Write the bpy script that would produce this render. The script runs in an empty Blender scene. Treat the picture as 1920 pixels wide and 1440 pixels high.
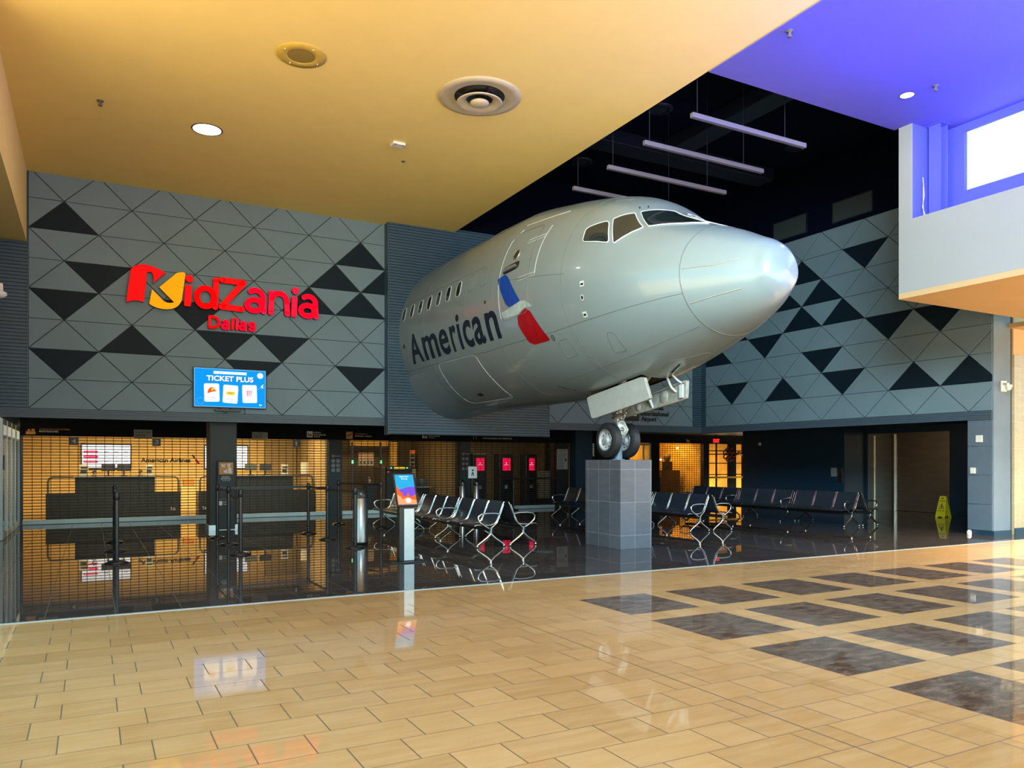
import bpy, bmesh, math, random
from mathutils import Vector, Matrix
random.seed(7)
C = bpy.context.scene.collection
SC = bpy.context.scene
pi = math.pi

# ---------------------------------------------------------------- camera
H_CAM = 1.6
cam_d = bpy.data.cameras.new('camera'); cam = bpy.data.objects.new('camera', cam_d); C.objects.link(cam)
cam_d.sensor_width = 36.0; cam_d.sensor_fit = 'HORIZONTAL'
cam_d.lens = 1459.7 / 1920 * 36.0
cam_d.shift_y = (867.2 - 720.0) / 1920.0
cam_d.clip_start = 0.05; cam_d.clip_end = 300
YAW = 1.07572955
cam.location = (0, 0, H_CAM)
cam.rotation_euler = (pi / 2, 0, YAW - pi / 2)
SC.camera = cam
SC.view_settings.view_transform = 'Standard'; SC.view_settings.look = 'None'
SC.view_settings.gamma = 1.0; SC.view_settings.use_curve_mapping = False
SC.view_settings.exposure = 0.0

# ---------------------------------------------------------------- world and large lights
w = bpy.data.worlds.new('mall_daylight'); SC.world = w; w.use_nodes = True
nt = w.node_tree; nt.nodes.clear()
wo = nt.nodes.new('ShaderNodeOutputWorld'); bg = nt.nodes.new('ShaderNodeBackground')
tc = nt.nodes.new('ShaderNodeTexCoord'); sp = nt.nodes.new('ShaderNodeSeparateXYZ'); rp = nt.nodes.new('ShaderNodeValToRGB')
nt.links.new(tc.outputs['Generated'], sp.inputs[0]); nt.links.new(sp.outputs['Z'], rp.inputs[0])
cr = rp.color_ramp; cr.elements[0].position = 0.0; cr.elements[0].color = (1.9, 1.45, 0.82, 1)
cr.elements[1].position = 1.0; cr.elements[1].color = (0.35, 0.75, 0.88, 1)
e = cr.elements.new(0.49); e.color = (1.6, 1.2, 0.75, 1)
e = cr.elements.new(0.53); e.color = (0.36, 0.70, 0.82, 1)
mz = nt.nodes.new('ShaderNodeMath'); mz.operation = 'MULTIPLY_ADD'; mz.inputs[1].default_value = 0.5; mz.inputs[2].default_value = 0.5
nt.links.new(sp.outputs['Z'], mz.inputs[0]); nt.links.new(mz.outputs[0], rp.inputs[0])
nt.links.new(rp.outputs[0], bg.inputs[0]); bg.inputs[1].default_value = 2.8
nt.links.new(bg.outputs[0], wo.inputs[0])

def area(name, loc, target, sx, sy, power, col, spread=pi):
    l = bpy.data.lights.new(name, 'AREA'); l.shape = 'RECTANGLE'; l.size = sx; l.size_y = sy
    l.energy = power; l.color = col; l.spread = spread
    o = bpy.data.objects.new(name, l); C.objects.link(o); o.location = loc
    d = Vector(target) - Vector(loc)
    o.rotation_euler = d.to_track_quat('-Z', 'Y').to_euler()
    return o
# unseen fill light added above and behind the camera to brighten floor and ceiling
area('concourse_fill', (4.5, -5.0, 11.0), (5.0, 3.5, 0), 9, 7, 1100, (0.90, 0.96, 1.0))
area('panel_wall_fill', (3.2, 0.2, 6.6), (17.3, 14.5, 1.8), 3.4, 2.4, 850, (0.62, 0.90, 1.0), 1.7)  # added fill below the closed cream ceiling, brightens the right panelled wall
area('right_floor_fill', (15.6, 6.0, 4.5), (15.2, 6.8, 0), 3.0, 3.0, 1400, (1.0, 0.86, 0.62), 1.9)  # added fill under the soffit, no fitting there, lifts the far right floor
# blue LED strip lying on the clerestory sill
area('led_strip_clerestory', (13.30, 5.6, 6.06), (13.2, 5.6, 7.8), 0.25, 6.2, 900, (0.004, 0.03, 1.0))
area('led_wash_clerestory', (13.05, 4.6, 6.1), (9.6, 4.6, 7.9), 0.25, 7.0, 900, (0.04, 0.05, 1.0), 2.2)

# ---------------------------------------------------------------- materials
MATS = {}
def pbsdf(name):
    m = bpy.data.materials.new(name); m.use_nodes = True
    return m, m.node_tree, m.node_tree.nodes['Principled BSDF']
def mat(name, col, rough=0.5, metal=0.0, var=0.06, scale=8.0, spec=0.5, coat=0.0, bump=0.0, bscale=60, emit=None, es=0.0, alpha=1.0, trans=0.0, stretch=(1,1,1)):
    """principled surface with a little procedural variation of its colour"""
    m, nt, b = pbsdf(name); n = nt.nodes; L = nt.links
    b.inputs['Roughness'].default_value = rough; b.inputs['Metallic'].default_value = metal
    b.inputs['Specular IOR Level'].default_value = spec; b.inputs['Coat Weight'].default_value = coat
    b.inputs['Coat Roughness'].default_value = 0.05
    t = n.new('ShaderNodeTexCoord'); mp = n.new('ShaderNodeMapping'); mp.inputs['Scale'].default_value = stretch
    no = n.new('ShaderNodeTexNoise'); no.inputs['Scale'].default_value = scale; no.inputs['Detail'].default_value = 4
    L.new(t.outputs['Object'], mp.inputs[0]); L.new(mp.outputs[0], no.inputs['Vector'])
    r = n.new('ShaderNodeValToRGB')
    r.color_ramp.elements[0].position = 0.3; r.color_ramp.elements[1].position = 0.7
    r.color_ramp.elements[0].color = tuple(max(0, c * (1 - var)) for c in col) + (1,)
    r.color_ramp.elements[1].color = tuple(min(1, c * (1 + var)) for c in col) + (1,)
    L.new(no.outputs['Fac'], r.inputs[0]); L.new(r.outputs[0], b.inputs['Base Color'])
    if bump:
        n2 = n.new('ShaderNodeTexNoise'); n2.inputs['Scale'].default_value = bscale; L.new(t.outputs['Object'], n2.inputs['Vector'])
        bp = n.new('ShaderNodeBump'); bp.inputs['Strength'].default_value = bump; bp.inputs['Distance'].default_value = 0.01
        L.new(n2.outputs['Fac'], bp.inputs['Height']); L.new(bp.outputs[0], b.inputs['Normal'])
    if emit:
        b.inputs['Emission Color'].default_value = tuple(emit) + (1,); b.inputs['Emission Strength'].default_value = es
    if trans:
        b.inputs['Transmission Weight'].default_value = trans
    MATS[name] = m; return m

class NB:
    """tiny helper for math node chains"""
    def __init__(s, nt): s.nt = nt
    def v(s, op, a, b=None, c=None):
        n = s.nt.nodes.new('ShaderNodeMath'); n.operation = op
        for i, x in enumerate((a, b, c)):
            if x is None: continue
            if isinstance(x, (int, float)): n.inputs[i].default_value = x
            else: s.nt.links.new(x, n.inputs[i])
        return n.outputs[0]
    def mix(s, f, a, b):
        n = s.nt.nodes.new('ShaderNodeMix'); n.data_type = 'RGBA'
        for i, x in ((0, f), (6, a), (7, b)):
            if isinstance(x, (int, float)): n.inputs[i].default_value = x
            elif isinstance(x, tuple): n.inputs[i].default_value = x + (1,)
            else: s.nt.links.new(x, n.inputs[i])
        return n.outputs[2]
    def noise(s, vec, scale, detail=4, stretch=(1, 1, 1), rough=0.6):
        mp = s.nt.nodes.new('ShaderNodeMapping'); mp.inputs['Scale'].default_value = stretch
        s.nt.links.new(vec, mp.inputs[0]); n = s.nt.nodes.new('ShaderNodeTexNoise')
        n.inputs['Scale'].default_value = scale; n.inputs['Detail'].default_value = detail; n.inputs['Roughness'].default_value = rough
        s.nt.links.new(mp.outputs[0], n.inputs['Vector']); return n.outputs['Fac']
    def white(s, a, b_):
        c = s.nt.nodes.new('ShaderNodeCombineXYZ'); s.nt.links.new(a, c.inputs[0]); s.nt.links.new(b_, c.inputs[1])
        n = s.nt.nodes.new('ShaderNodeTexWhiteNoise'); n.noise_dimensions = '2D'; s.nt.links.new(c.outputs[0], n.inputs['Vector'])
        return n.outputs['Value']

def floor_light():
    m, nt, b = pbsdf('beige_stone_tile'); k = NB(nt); MATS['beige_floor'] = m
    t = nt.nodes.new('ShaderNodeTexCoord'); s = nt.nodes.new('ShaderNodeSeparateXYZ'); nt.links.new(t.outputs['Object'], s.inputs[0])
    x, y = s.outputs[0], s.outputs[1]
    RH = 0.3335
    ry = k.v('DIVIDE', k.v('ADD', y, 100 * RH - 0.2657), RH)          # row coordinate
    row = k.v('FLOOR', ry); fy = k.v('MULTIPLY', k.v('FRACT', ry), RH)
    par = k.v('FLOORED_MODULO', row, 2.0)
    # narrow tile .317, wide tile .633, every second row shifted by half a period
    xs = k.v('ADD', k.v('ADD', x, 95.0 - 0.775 + 0.0), k.v('MULTIPLY', par, 0.475))
    xp = k.v('DIVIDE', xs, 0.95); col = k.v('FLOOR', xp); fx = k.v('MULTIPLY', k.v('FRACT', xp), 0.95)
    wide = k.v('GREATER_THAN', fx, 0.317)
    fx2 = k.v('SUBTRACT', fx, k.v('MULTIPLY', wide, 0.317))
    J = 0.0042
    j1 = k.v('LESS_THAN', fx2, 2 * J); j2 = k.v('LESS_THAN', fy, 1.4 * J)
    # patterned carpet of dark squares
    zone = k.v('MULTIPLY', k.v('GREATER_THAN', x, 4.67), k.v('LESS_THAN', y, 7.945))
    gx = k.v('FLOORED_MODULO', k.v('ADD', x, 126.8 - 4.985), 1.268)
    gy = k.v('FLOORED_MODULO', k.v('ADD', y, 133.4 - 6.604), 1.334)
    dark = k.v('MULTIPLY', k.v('LESS_THAN', gx, 0.951), k.v('LESS_THAN', gy, 1.0))
    dark = k.v('MULTIPLY', dark, zone)
    qx = k.v('FLOORED_MODULO', gx, 0.317); zj = k.v('LESS_THAN', qx, 1.6 * J)
    dj = k.v('LESS_THAN', k.v('FLOORED_MODULO', k.v('ADD', gx, k.v('MULTIPLY', par, 0.237)), 0.475), J)
    zj = k.v('ADD', k.v('MULTIPLY', zj, k.v('SUBTRACT', 1.0, dark)), k.v('MULTIPLY', dj, dark))
    jx = k.v('ADD', k.v('MULTIPLY', j1, k.v('SUBTRACT', 1.0, zone)), k.v('MULTIPLY', zj, zone))
    seam = k.v('LESS_THAN', k.v('ABSOLUTE', k.v('SUBTRACT', x, 3.78)), 0.006)
    joint = k.v('MINIMUM', k.v('ADD', k.v('ADD', jx, j2), seam), 1.0)
    cid = k.v('ADD', k.v('MULTIPLY', col, 2.0), wide)
    cidz = k.v('FLOOR', k.v('DIVIDE', x, 0.317))
    cid = k.v('ADD', k.v('MULTIPLY', cid, k.v('SUBTRACT', 1.0, zone)), k.v('MULTIPLY', cidz, zone))
    rnd = k.white(cid, row)
    streak = k.noise(t.outputs['Object'], 5.0, 8, (0.35, 2.2, 1)); cl = k.noise(t.outputs['Object'], 7, 8, (0.7, 1.6, 1), 0.8)
    base = k.mix(rnd, (0.46, 0.265, 0.105), (0.55, 0.33, 0.14))
    base = k.mix(k.v('MULTIPLY', k.v('SUBTRACT', streak, 0.4), 1.4), base, (0.64, 0.42, 0.21))
    dk = k.mix(k.v('MULTIPLY', k.v('SUBTRACT', cl, 0.44), 3.4), (0.075, 0.046, 0.031), (0.34, 0.225, 0.165))
    dk = k.mix(k.v('MULTIPLY', rnd, 0.35), dk, (0.17, 0.13, 0.10))
    c = k.mix(dark, base, dk); c = k.mix(k.v('MULTIPLY', joint, 0.85), c, (0.06, 0.05, 0.04))
    nt.links.new(c, b.inputs['Base Color'])
    b.inputs['Roughness'].default_value = 0.10; b.inputs['Specular IOR Level'].default_value = 0.5
    rr = k.v('ADD', 0.02, k.v('MULTIPLY', cl, 0.05)); rr = k.v('ADD', rr, k.v('MULTIPLY', joint, 0.5)); nt.links.new(rr, b.inputs['Roughness'])
floor_light()

def floor_dark():
    m, nt, b = pbsdf('dark_polished_tile'); k = NB(nt); MATS['dark_floor'] = m
    t = nt.nodes.new('ShaderNodeTexCoord'); s = nt.nodes.new('ShaderNodeSeparateXYZ'); nt.links.new(t.outputs['Object'], s.inputs[0])
    x, y = s.outputs[0], s.outputs[1]
    ax = k.v('DIVIDE', k.v('ADD', x, 65.0 + 0.43), 0.65); ay = k.v('DIVIDE', k.v('ADD', y, 65.0 + 0.04), 0.65)
    fx = k.v('FRACT', ax); fy = k.v('FRACT', ay)
    j = k.v('MINIMUM', k.v('ADD', k.v('LESS_THAN', fx, 0.012), k.v('LESS_THAN', fy, 0.012)), 1.0)
    rnd = k.white(k.v('FLOOR', ax), k.v('FLOOR', ay)); cl = k.noise(t.outputs['Object'], 6, 7, (1, 1, 1), 0.7)
    c = k.mix(rnd, (0.036, 0.030, 0.030), (0.055, 0.046, 0.044)); c = k.mix(k.v('MULTIPLY', cl, 0.4), c, (0.085, 0.070, 0.066))
    c = k.mix(k.v('MULTIPLY', j, 0.7), c, (0.13, 0.115, 0.105))
    nt.links.new(c, b.inputs['Base Color'])
    nt.links.new(k.v('ADD', k.v('MULTIPLY', cl, 0.03), k.v('MULTIPLY', j, 0.25)), b.inputs['Roughness'])
    b.inputs['Specular IOR Level'].default_value = 0.42; b.inputs['IOR'].default_value = 1.36
floor_dark()

def tiled(name, c1, c2, cj, tx, tz, axis='x', rough=0.3, jw=0.008, ox=0.0, oz=0.0):
    """square tile cladding on a wall: joints from object coordinates"""
    m, nt, b = pbsdf(name); k = NB(nt); MATS[name] = m
    t = nt.nodes.new('ShaderNodeTexCoord'); s = nt.nodes.new('ShaderNodeSeparateXYZ'); nt.links.new(t.outputs['Object'], s.inputs[0])
    if axis == 'xy': h_ = k.v('ADD', s.outputs[0], s.outputs[1])
    else: h_ = s.outputs[{'x': 0, 'y': 1}[axis]]
    z = s.outputs[2]
    ax = k.v('DIVIDE', k.v('ADD', h_, 100 * tx - ox), tx); az = k.v('DIVIDE', k.v('ADD', z, 100 * tz - oz), tz)
    j = k.v('MINIMUM', k.v('ADD', k.v('LESS_THAN', k.v('FRACT', ax), jw / tx), k.v('LESS_THAN', k.v('FRACT', az), jw / tz)), 1.0)
    rnd = k.white(k.v('FLOOR', ax), k.v('FLOOR', az)); cl = k.noise(t.outputs['Object'], 4, 7, (1, 1, 3), 0.7)
    c = k.mix(rnd, c1, c2); c = k.mix(k.v('MULTIPLY', k.v('SUBTRACT', cl, 0.4), 0.9), c, tuple(min(1, q * 1.5) for q in c2))
    c = k.mix(j, c, cj); nt.links.new(c, b.inputs['Base Color']); b.inputs['Roughness'].default_value = rough
    return m

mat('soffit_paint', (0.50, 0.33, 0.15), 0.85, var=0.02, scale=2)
mat('cream_paint', (0.90, 0.68, 0.21), 0.85, var=0.02, scale=2, bump=0.05, bscale=300)
mat('white_paint', (0.29, 0.295, 0.27), 0.8, var=0.02, scale=2, bump=0.05, bscale=300)
mat('led_tinted_recess', (0.09, 0.10, 0.55), 0.7, var=0.02, scale=2)  # blue of the LED strip put into the recess base colour
mat('led_tinted_ceiling', (0.12, 0.11, 0.38), 0.8, var=0.02, scale=2, bump=0.05, bscale=300)  # white ceiling with the blue LED glow mixed into its base colour
mat('tan_paint', (0.60, 0.42, 0.24), 0.8, var=0.03, scale=2)
mat('panel_grey', (0.145, 0.218, 0.26), 0.6, spec=0.3, var=0.05, scale=1.2)
mat('panel_navy', (0.003, 0.011, 0.020), 0.6, spec=0.2, var=0.1, scale=3)
mat('joint_dark', (0.02, 0.03, 0.035), 0.8)
mat('corrugated_blue_grey', (0.036, 0.075, 0.115), 0.42, var=0.06, scale=3)
mat('band_blue_grey', (0.05, 0.08, 0.11), 0.5, var=0.04)
mat('pale_blue_wall', (0.15, 0.20, 0.26), 0.7, var=0.06, scale=2.5)
mat('slate_blue_panel', (0.095, 0.135, 0.18), 0.5, var=0.05)
mat('navy_wall', (0.008, 0.034, 0.065), 0.45, var=0.1)
mat('charcoal_column', (0.016, 0.024, 0.026), 0.6, var=0.1)
mat('black_void', (0.002, 0.004, 0.015), 0.9, spec=0.05, var=0.1)
mat('black_duct', (0.005, 0.011, 0.024), 0.5, var=0.2)
mat('grille_grey', (0.035, 0.05, 0.055), 0.6, var=0.2, scale=60)
mat('black_plastic', (0.010, 0.010, 0.012), 0.35, var=0.1)
mat('black_satin', (0.014, 0.014, 0.015), 0.22, var=0.1)
mat('rubber', (0.012, 0.013, 0.016), 0.55, var=0.25, scale=20, bump=0.1)
mat('chrome', (0.72, 0.70, 0.68), 0.12, 1.0, var=0.04)
mat('brushed_steel', (0.36, 0.35, 0.34), 0.28, 1.0, var=0.06, scale=30, stretch=(1, 1, 0.05))
mat('elevator_steel', (0.55, 0.48, 0.38), 0.34, 1.0, var=0.10, scale=2, stretch=(1, 1, 4))
mat('aluminium', (0.55, 0.58, 0.58), 0.35, 0.9, var=0.05)
mat('bottom_bar', (0.48, 0.55, 0.53), 0.4, 0.3, var=0.06, scale=4)
mat('header_black', (0.006, 0.008, 0.012), 0.8, var=0.1, spec=0.08)
mat('slat_dark', (0.018, 0.017, 0.015), 0.6, 0.2, var=0.2)
mat('fuselage_paint', (0.205, 0.265, 0.28), 0.30, 0.10, var=0.025, scale=1.5, coat=0.35)
mat('fuselage_seam', (0.11, 0.13, 0.13), 0.4)
mat('fuselage_edge', (0.55, 0.60, 0.60), 0.3)
mat('cockpit_glass', (0.012, 0.020, 0.020), 0.05, var=0.3, scale=3, spec=0.9)
mat('logo_navy', (0.004, 0.009, 0.022), 0.4, spec=0.25)
mat('logo_blue', (0.002, 0.05, 0.33), 0.4, spec=0.25, var=0.15)
mat('logo_red', (0.30, 0.002, 0.006), 0.4, spec=0.25, var=0.2)
mat('logo_silver', (0.36, 0.48, 0.48), 0.3, var=0.15)
mat('door_white', (0.36, 0.38, 0.36), 0.4)
mat('seat_metal', (0.022, 0.026, 0.036), 0.28, var=0.15)
mat('bay_dark', (0.05, 0.045, 0.03), 0.7, var=0.4)
mat('door_inner', (0.30, 0.29, 0.25), 0.5, var=0.25, scale=10)
mat('wheel_rim', (0.50, 0.53, 0.55), 0.35, 0.3, var=0.08)
mat('gear_grey', (0.42, 0.42, 0.40), 0.4, 0.4, var=0.15, scale=20)
mat('hose_dark', (0.10, 0.095, 0.085), 0.6, var=0.4, scale=30)
mat('post_blue', (0.14, 0.20, 0.27), 0.4, var=0.1)
mat('sign_red', (0.60, 0.002, 0.003), 0.6, spec=0.1, emit=(1.0, 0.004, 0.006), es=0.55)
mat('sign_red_pinked', (0.75, 0.006, 0.045), 0.6, spec=0.1, emit=(1.0, 0.008, 0.055), es=0.45)  # same red letters, pink reflections put into colour and emission
mat('sign_amber', (0.85, 0.36, 0.004), 0.6, spec=0.1, emit=(1.0, 0.33, 0.002), es=0.6)
mat('sign_return', (0.02, 0.004, 0.004), 0.4)
mat('tv_blue', (0.0, 0.01, 0.03), 0.6, spec=0.1, emit=(0.0, 0.34, 1.0), es=1.0, var=0)
mat('tv_white', (0.5, 0.5, 0.5), 0.6, spec=0.1, emit=(0.80, 0.90, 1.0), es=1.0, var=0)
mat('tv_navy', (0.0, 0.0, 0.05), 0.6, spec=0.1, emit=(0.01, 0.05, 0.25), es=1.0, var=0)
mat('tv_sky', (0.1, 0.2, 0.3), 0.6, spec=0.1, emit=(0.25, 0.62, 1.0), es=0.7, var=0)
mat('tv_orange', (0.3, 0.05, 0.0), 0.6, spec=0.1, emit=(0.9, 0.09, 0.01), es=0.9, var=0)
mat('tv_yellow', (0.3, 0.2, 0.0), 0.6, spec=0.1, emit=(0.95, 0.65, 0.03), es=0.9, var=0)
mat('tv_pink', (0.2, 0.02, 0.05), 0.6, spec=0.1, emit=(0.45, 0.06, 0.24), es=0.9, var=0)
mat('screen_red', (0.3, 0.0, 0.02), 0.6, spec=0.1, emit=(1.0, 0.005, 0.07), es=1.1, var=0)
mat('screen_peach', (0.1, 0.05, 0.02), 0.6, spec=0.1, emit=(0.95, 0.40, 0.20), es=0.95, var=0)
mat('screen_teal', (0.0, 0.1, 0.2), 0.6, spec=0.1, emit=(0.03, 0.33, 0.55), es=1.0, var=0)
mat('screen_violet', (0.05, 0.0, 0.2), 0.6, spec=0.1, emit=(0.16, 0.10, 0.55), es=1.0, var=0)
mat('led_green', (0.0, 0.3, 0.0), 0.3, emit=(0.1, 1.0, 0.3), es=4.0, var=0)
mat('exit_red', (0.4, 0.0, 0.0), 0.3, emit=(1.0, 0.02, 0.02), es=2.5, var=0)
mat('downlight_lens', (0.9, 0.9, 0.9), 0.3, emit=(1.0, 0.96, 0.9), es=8, var=0)
mat('strip_dim', (0.5, 0.5, 0.5), 0.4, emit=(0.9, 0.8, 0.6), es=0.25, var=0)
mat('window_daylight', (0.9, 0.95, 1.0), 0.3, emit=(0.80, 1.0, 0.98), es=1.15, var=0)
mat('window_frame_white', (0.62, 0.68, 0.75), 0.4)
mat('pendant_tube', (0.13, 0.12, 0.15), 0.4, var=0.03)
mat('speaker_ochre', (0.58, 0.40, 0.06), 0.6)
mat('speaker_mesh', (0.28, 0.19, 0.035), 0.7, var=0.3, scale=200)
mat('vent_metal', (0.50, 0.42, 0.27), 0.45, var=0.06)
mat('device_white', (0.72, 0.70, 0.62), 0.5)
mat('paper_white', (0.65, 0.66, 0.62), 0.7)
mat('ink_dark', (0.02, 0.02, 0.025), 0.6)
mat('notice_grey', (0.30, 0.32, 0.32), 0.6)
mat('sign_plate_grey', (0.20, 0.22, 0.21), 0.6)
mat('pictogram_orange', (0.42, 0.18, 0.03), 0.5)
mat('pictogram_pale', (0.55, 0.55, 0.52), 0.5)
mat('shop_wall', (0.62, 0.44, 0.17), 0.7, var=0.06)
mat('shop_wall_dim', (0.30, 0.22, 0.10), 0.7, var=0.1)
mat('shop_glow', (0.75, 0.45, 0.08), 0.6, var=0.3, scale=2)
mat('shop_floor', (0.10, 0.08, 0.06), 0.3)
mat('counter_dark', (0.018, 0.022, 0.022), 0.4, var=0.15)
mat('counter_rail', (0.12, 0.12, 0.11), 0.35, 0.4)
mat('yellow_plastic', (0.62, 0.50, 0.005), 0.4, var=0.05)
mat('wreath_red', (0.10, 0.003, 0.006), 0.6, var=0.5, scale=20)
mat('caution_tape', (0.55, 0.36, 0.02), 0.5)
mat('box_white', (0.45, 0.42, 0.36), 0.6)
mat('blue_tub', (0.10, 0.16, 0.22), 0.5)
mat('wood_dark', (0.10, 0.055, 0.02), 0.5, var=0.2)
mat('glass_frame', (0.42, 0.48, 0.47), 0.35, 0.2)
tiled('pedestal_tile', (0.065, 0.072, 0.090), (0.090, 0.098, 0.120), (0.24, 0.25, 0.27), 0.36, 0.61, 'xy', 0.22, 0.007, 0.12, 0.25)
tiled('tan_wall_tile', (0.40, 0.32, 0.19), (0.44, 0.36, 0.22), (0.55, 0.46, 0.30), 0.60, 0.60, 'x', 0.25, 0.01, 0.3, 0.1)

# ---------------------------------------------------------------- mesh helpers
class MB:
    def __init__(s): s.v = []; s.f = []; s.m = []; s.mi = 0; s.sm = []; s.smooth = False
    def add(s, vs, fs, smooth=None):
        o = len(s.v); s.v += [tuple(p) for p in vs]
        for f in fs:
            s.f.append(tuple(i + o for i in f)); s.m.append(s.mi); s.sm.append(s.smooth if smooth is None else smooth)
        return s
    def mat(s, i): s.mi = i; return s
    def box(s, x0, x1, y0, y1, z0, z1):
        v = [(x, y, z) for x in (x0, x1) for y in (y0, y1) for z in (z0, z1)]
        return s.add(v, [(0, 1, 3, 2), (4, 6, 7, 5), (0, 4, 5, 1), (2, 3, 7, 6), (0, 2, 6, 4), (1, 5, 7, 3)], False)
    def rbox(s, x0, x1, y0, y1, z0, z1, b=0.01):
        """box with chamfered edges"""
        bm = bmesh.new(); bmesh.ops.create_cube(bm, size=1)
        for v in bm.verts: v.co = Vector(((x0 + x1) / 2 + v.co.x * (x1 - x0), (y0 + y1) / 2 + v.co.y * (y1 - y0), (z0 + z1) / 2 + v.co.z * (z1 - z0)))
        bmesh.ops.bevel(bm, geom=bm.edges[:], offset=b, segments=2, affect='EDGES', profile=0.5)
        bm.verts.index_update(); s.add([v.co[:] for v in bm.verts], [[v.index for v in f.verts] for f in bm.faces], False); bm.free(); return s
    def prism(s, poly, fn, a, b):
        """closed polygon (u,v) swept from a to b through fn(u,v,w)"""
        n = len(poly); v = [fn(u, q, a) for u, q in poly] + [fn(u, q, b) for u, q in poly]
        f = [tuple(range(n)), tuple(range(2 * n - 1, n - 1, -1))] + [(i, i + n, (i + 1) % n + n, (i + 1) % n) for i in range(n)]
        return s.add(v, f, False)
    def tube(s, pts, r, n=8, cap=True, closed=False):
        pts = [Vector(p) for p in pts]; rs = r if isinstance(r, (list, tuple)) else [r] * len(pts)
        ring = []; up = None
        for i, p in enumerate(pts):
            if closed: t = pts[(i + 1) % len(pts)] - pts[i - 1]
            else: t = (pts[min(i + 1, len(pts) - 1)] - pts[max(i - 1, 0)])
            t = t.normalized() if t.length > 1e-9 else Vector((0, 0, 1))
            if up is None: up = Vector((0, 0, 1)) if abs(t.z) < 0.9 else Vector((1, 0, 0))
            a = t.cross(up)
            if a.length < 1e-6: a = t.orthogonal()
            a.normalize(); b = a.cross(t).normalized(); up = b
            ring.append([p + (a * math.cos(2 * pi * k / n) + b * math.sin(2 * pi * k / n)) * rs[i] for k in range(n)])
        v = [q for rg in ring for q in rg]; f = []
        m = len(pts)
        for i in range(m if closed else m - 1):
            j = (i + 1) % m
            for k in range(n): f.append((i * n + k, i * n + (k + 1) % n, j * n + (k + 1) % n, j * n + k))
        s.add(v, f, True)
        if cap and not closed:
            s.add(ring[0], [tuple(range(n - 1, -1, -1))], False); s.add(ring[-1], [tuple(range(n))], False)
        return s
    def lathe(s, prof, c, n=32, axis='z', smooth=True, cap=False):
        """profile of (radius, height) turned about an axis through c"""
        v = []; f = []
        for r, hh in prof:
            for k in range(n):
                a = 2 * pi * k / n; p = (r * math.cos(a), r * math.sin(a), hh)
                if axis == 'x': p = (p[2], p[0], p[1])
                if axis == 'y': p = (p[0], p[2], p[1])
                v.append((p[0] + c[0], p[1] + c[1], p[2] + c[2]))
        for i in range(len(prof) - 1):
            for k in range(n): f.append((i * n + k, i * n + (k + 1) % n, (i + 1) * n + (k + 1) % n, (i + 1) * n + k))
        s.add(v, f, smooth)
        if cap:
            for idx in (0, len(prof) - 1): s.add([v[idx * n + k] for k in range(n)], [tuple(range(n))], False)
        return s
    def build(s, name, mats, parent=None, origin=None, merge=False):
        me = bpy.data.meshes.new(name); o = bpy.data.objects.new(name, me); C.objects.link(o)
        org = Vector(origin) if origin is not None else Vector((0, 0, 0))
        me.from_pydata([tuple(Vector(p) - org) for p in s.v], [], s.f)
        for m in (mats if isinstance(mats, (list, tuple)) else [mats]): me.materials.append(MATS[m])
        me.polygons.foreach_set('material_index', s.m); me.polygons.foreach_set('use_smooth', s.sm)
        bm = bmesh.new(); bm.from_mesh(me)
        if merge: bmesh.ops.remove_doubles(bm, verts=bm.verts, dist=1e-5)
        bmesh.ops.recalc_face_normals(bm, faces=bm.faces); bm.to_mesh(me); bm.free()
        if parent is not None: o.parent = parent
        elif origin is not None: o.location = org
        return o

def tag(o, label, cat, group=None, kind=None):
    o['label'] = label; o['category'] = cat
    if group: o['group'] = group
    if kind: o['kind'] = kind
    return o
def struct(o): o['kind'] = 'structure'; return o
def thing(name, loc, label, cat, group=None, rz=0.0):
    o = bpy.data.objects.new(name, None); C.objects.link(o); o.location = loc; o.rotation_euler = (0, 0, rz)
    o.empty_display_size = 0.1
    return tag(o, label, cat, group)
def copy_thing(root, loc, label, rz=None, group=None):
    r = root.copy(); C.objects.link(r); r.location = loc; r['label'] = label
    if rz is not None: r.rotation_euler = (0, 0, rz)
    if group: r['group'] = group
    for ch in list(root.children):
        c = ch.copy(); C.objects.link(c); c.parent = r
        for g in list(ch.children):
            d = g.copy(); C.objects.link(d); d.parent = c
    return r

_tc = {}
def glyphs(txt, bold=0.0, space=1.0):
    """flat letter outline as (verts2d, faces); width and height normalised later"""
    key = (txt, bold, space)
    if key in _tc: return _tc[key]
    cu = bpy.data.curves.new('t', 'FONT'); cu.body = txt; cu.offset = bold; cu.space_character = space; cu.resolution_u = 6
    cu.align_x = 'LEFT'
    ob = bpy.data.objects.new('t', cu); C.objects.link(ob); me = bpy.data.meshes.new_from_object(ob)
    v = [(p.co.x, p.co.y) for p in me.vertices]; f = [tuple(p.vertices) for p in me.polygons]
    bpy.data.objects.remove(ob); bpy.data.curves.remove(cu); bpy.data.meshes.remove(me)
    _tc[key] = (v, f); return v, f
def fit(v, u0, u1, w0, w1):
    xs = [p[0] for p in v]; ys = [p[1] for p in v]; a, b, c, d = min(xs), max(xs), min(ys), max(ys)
    return [(u0 + (p[0] - a) / max(b - a, 1e-6) * (u1 - u0), w0 + (p[1] - c) / max(d - c, 1e-6) * (w1 - w0)) for p in v]
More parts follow.
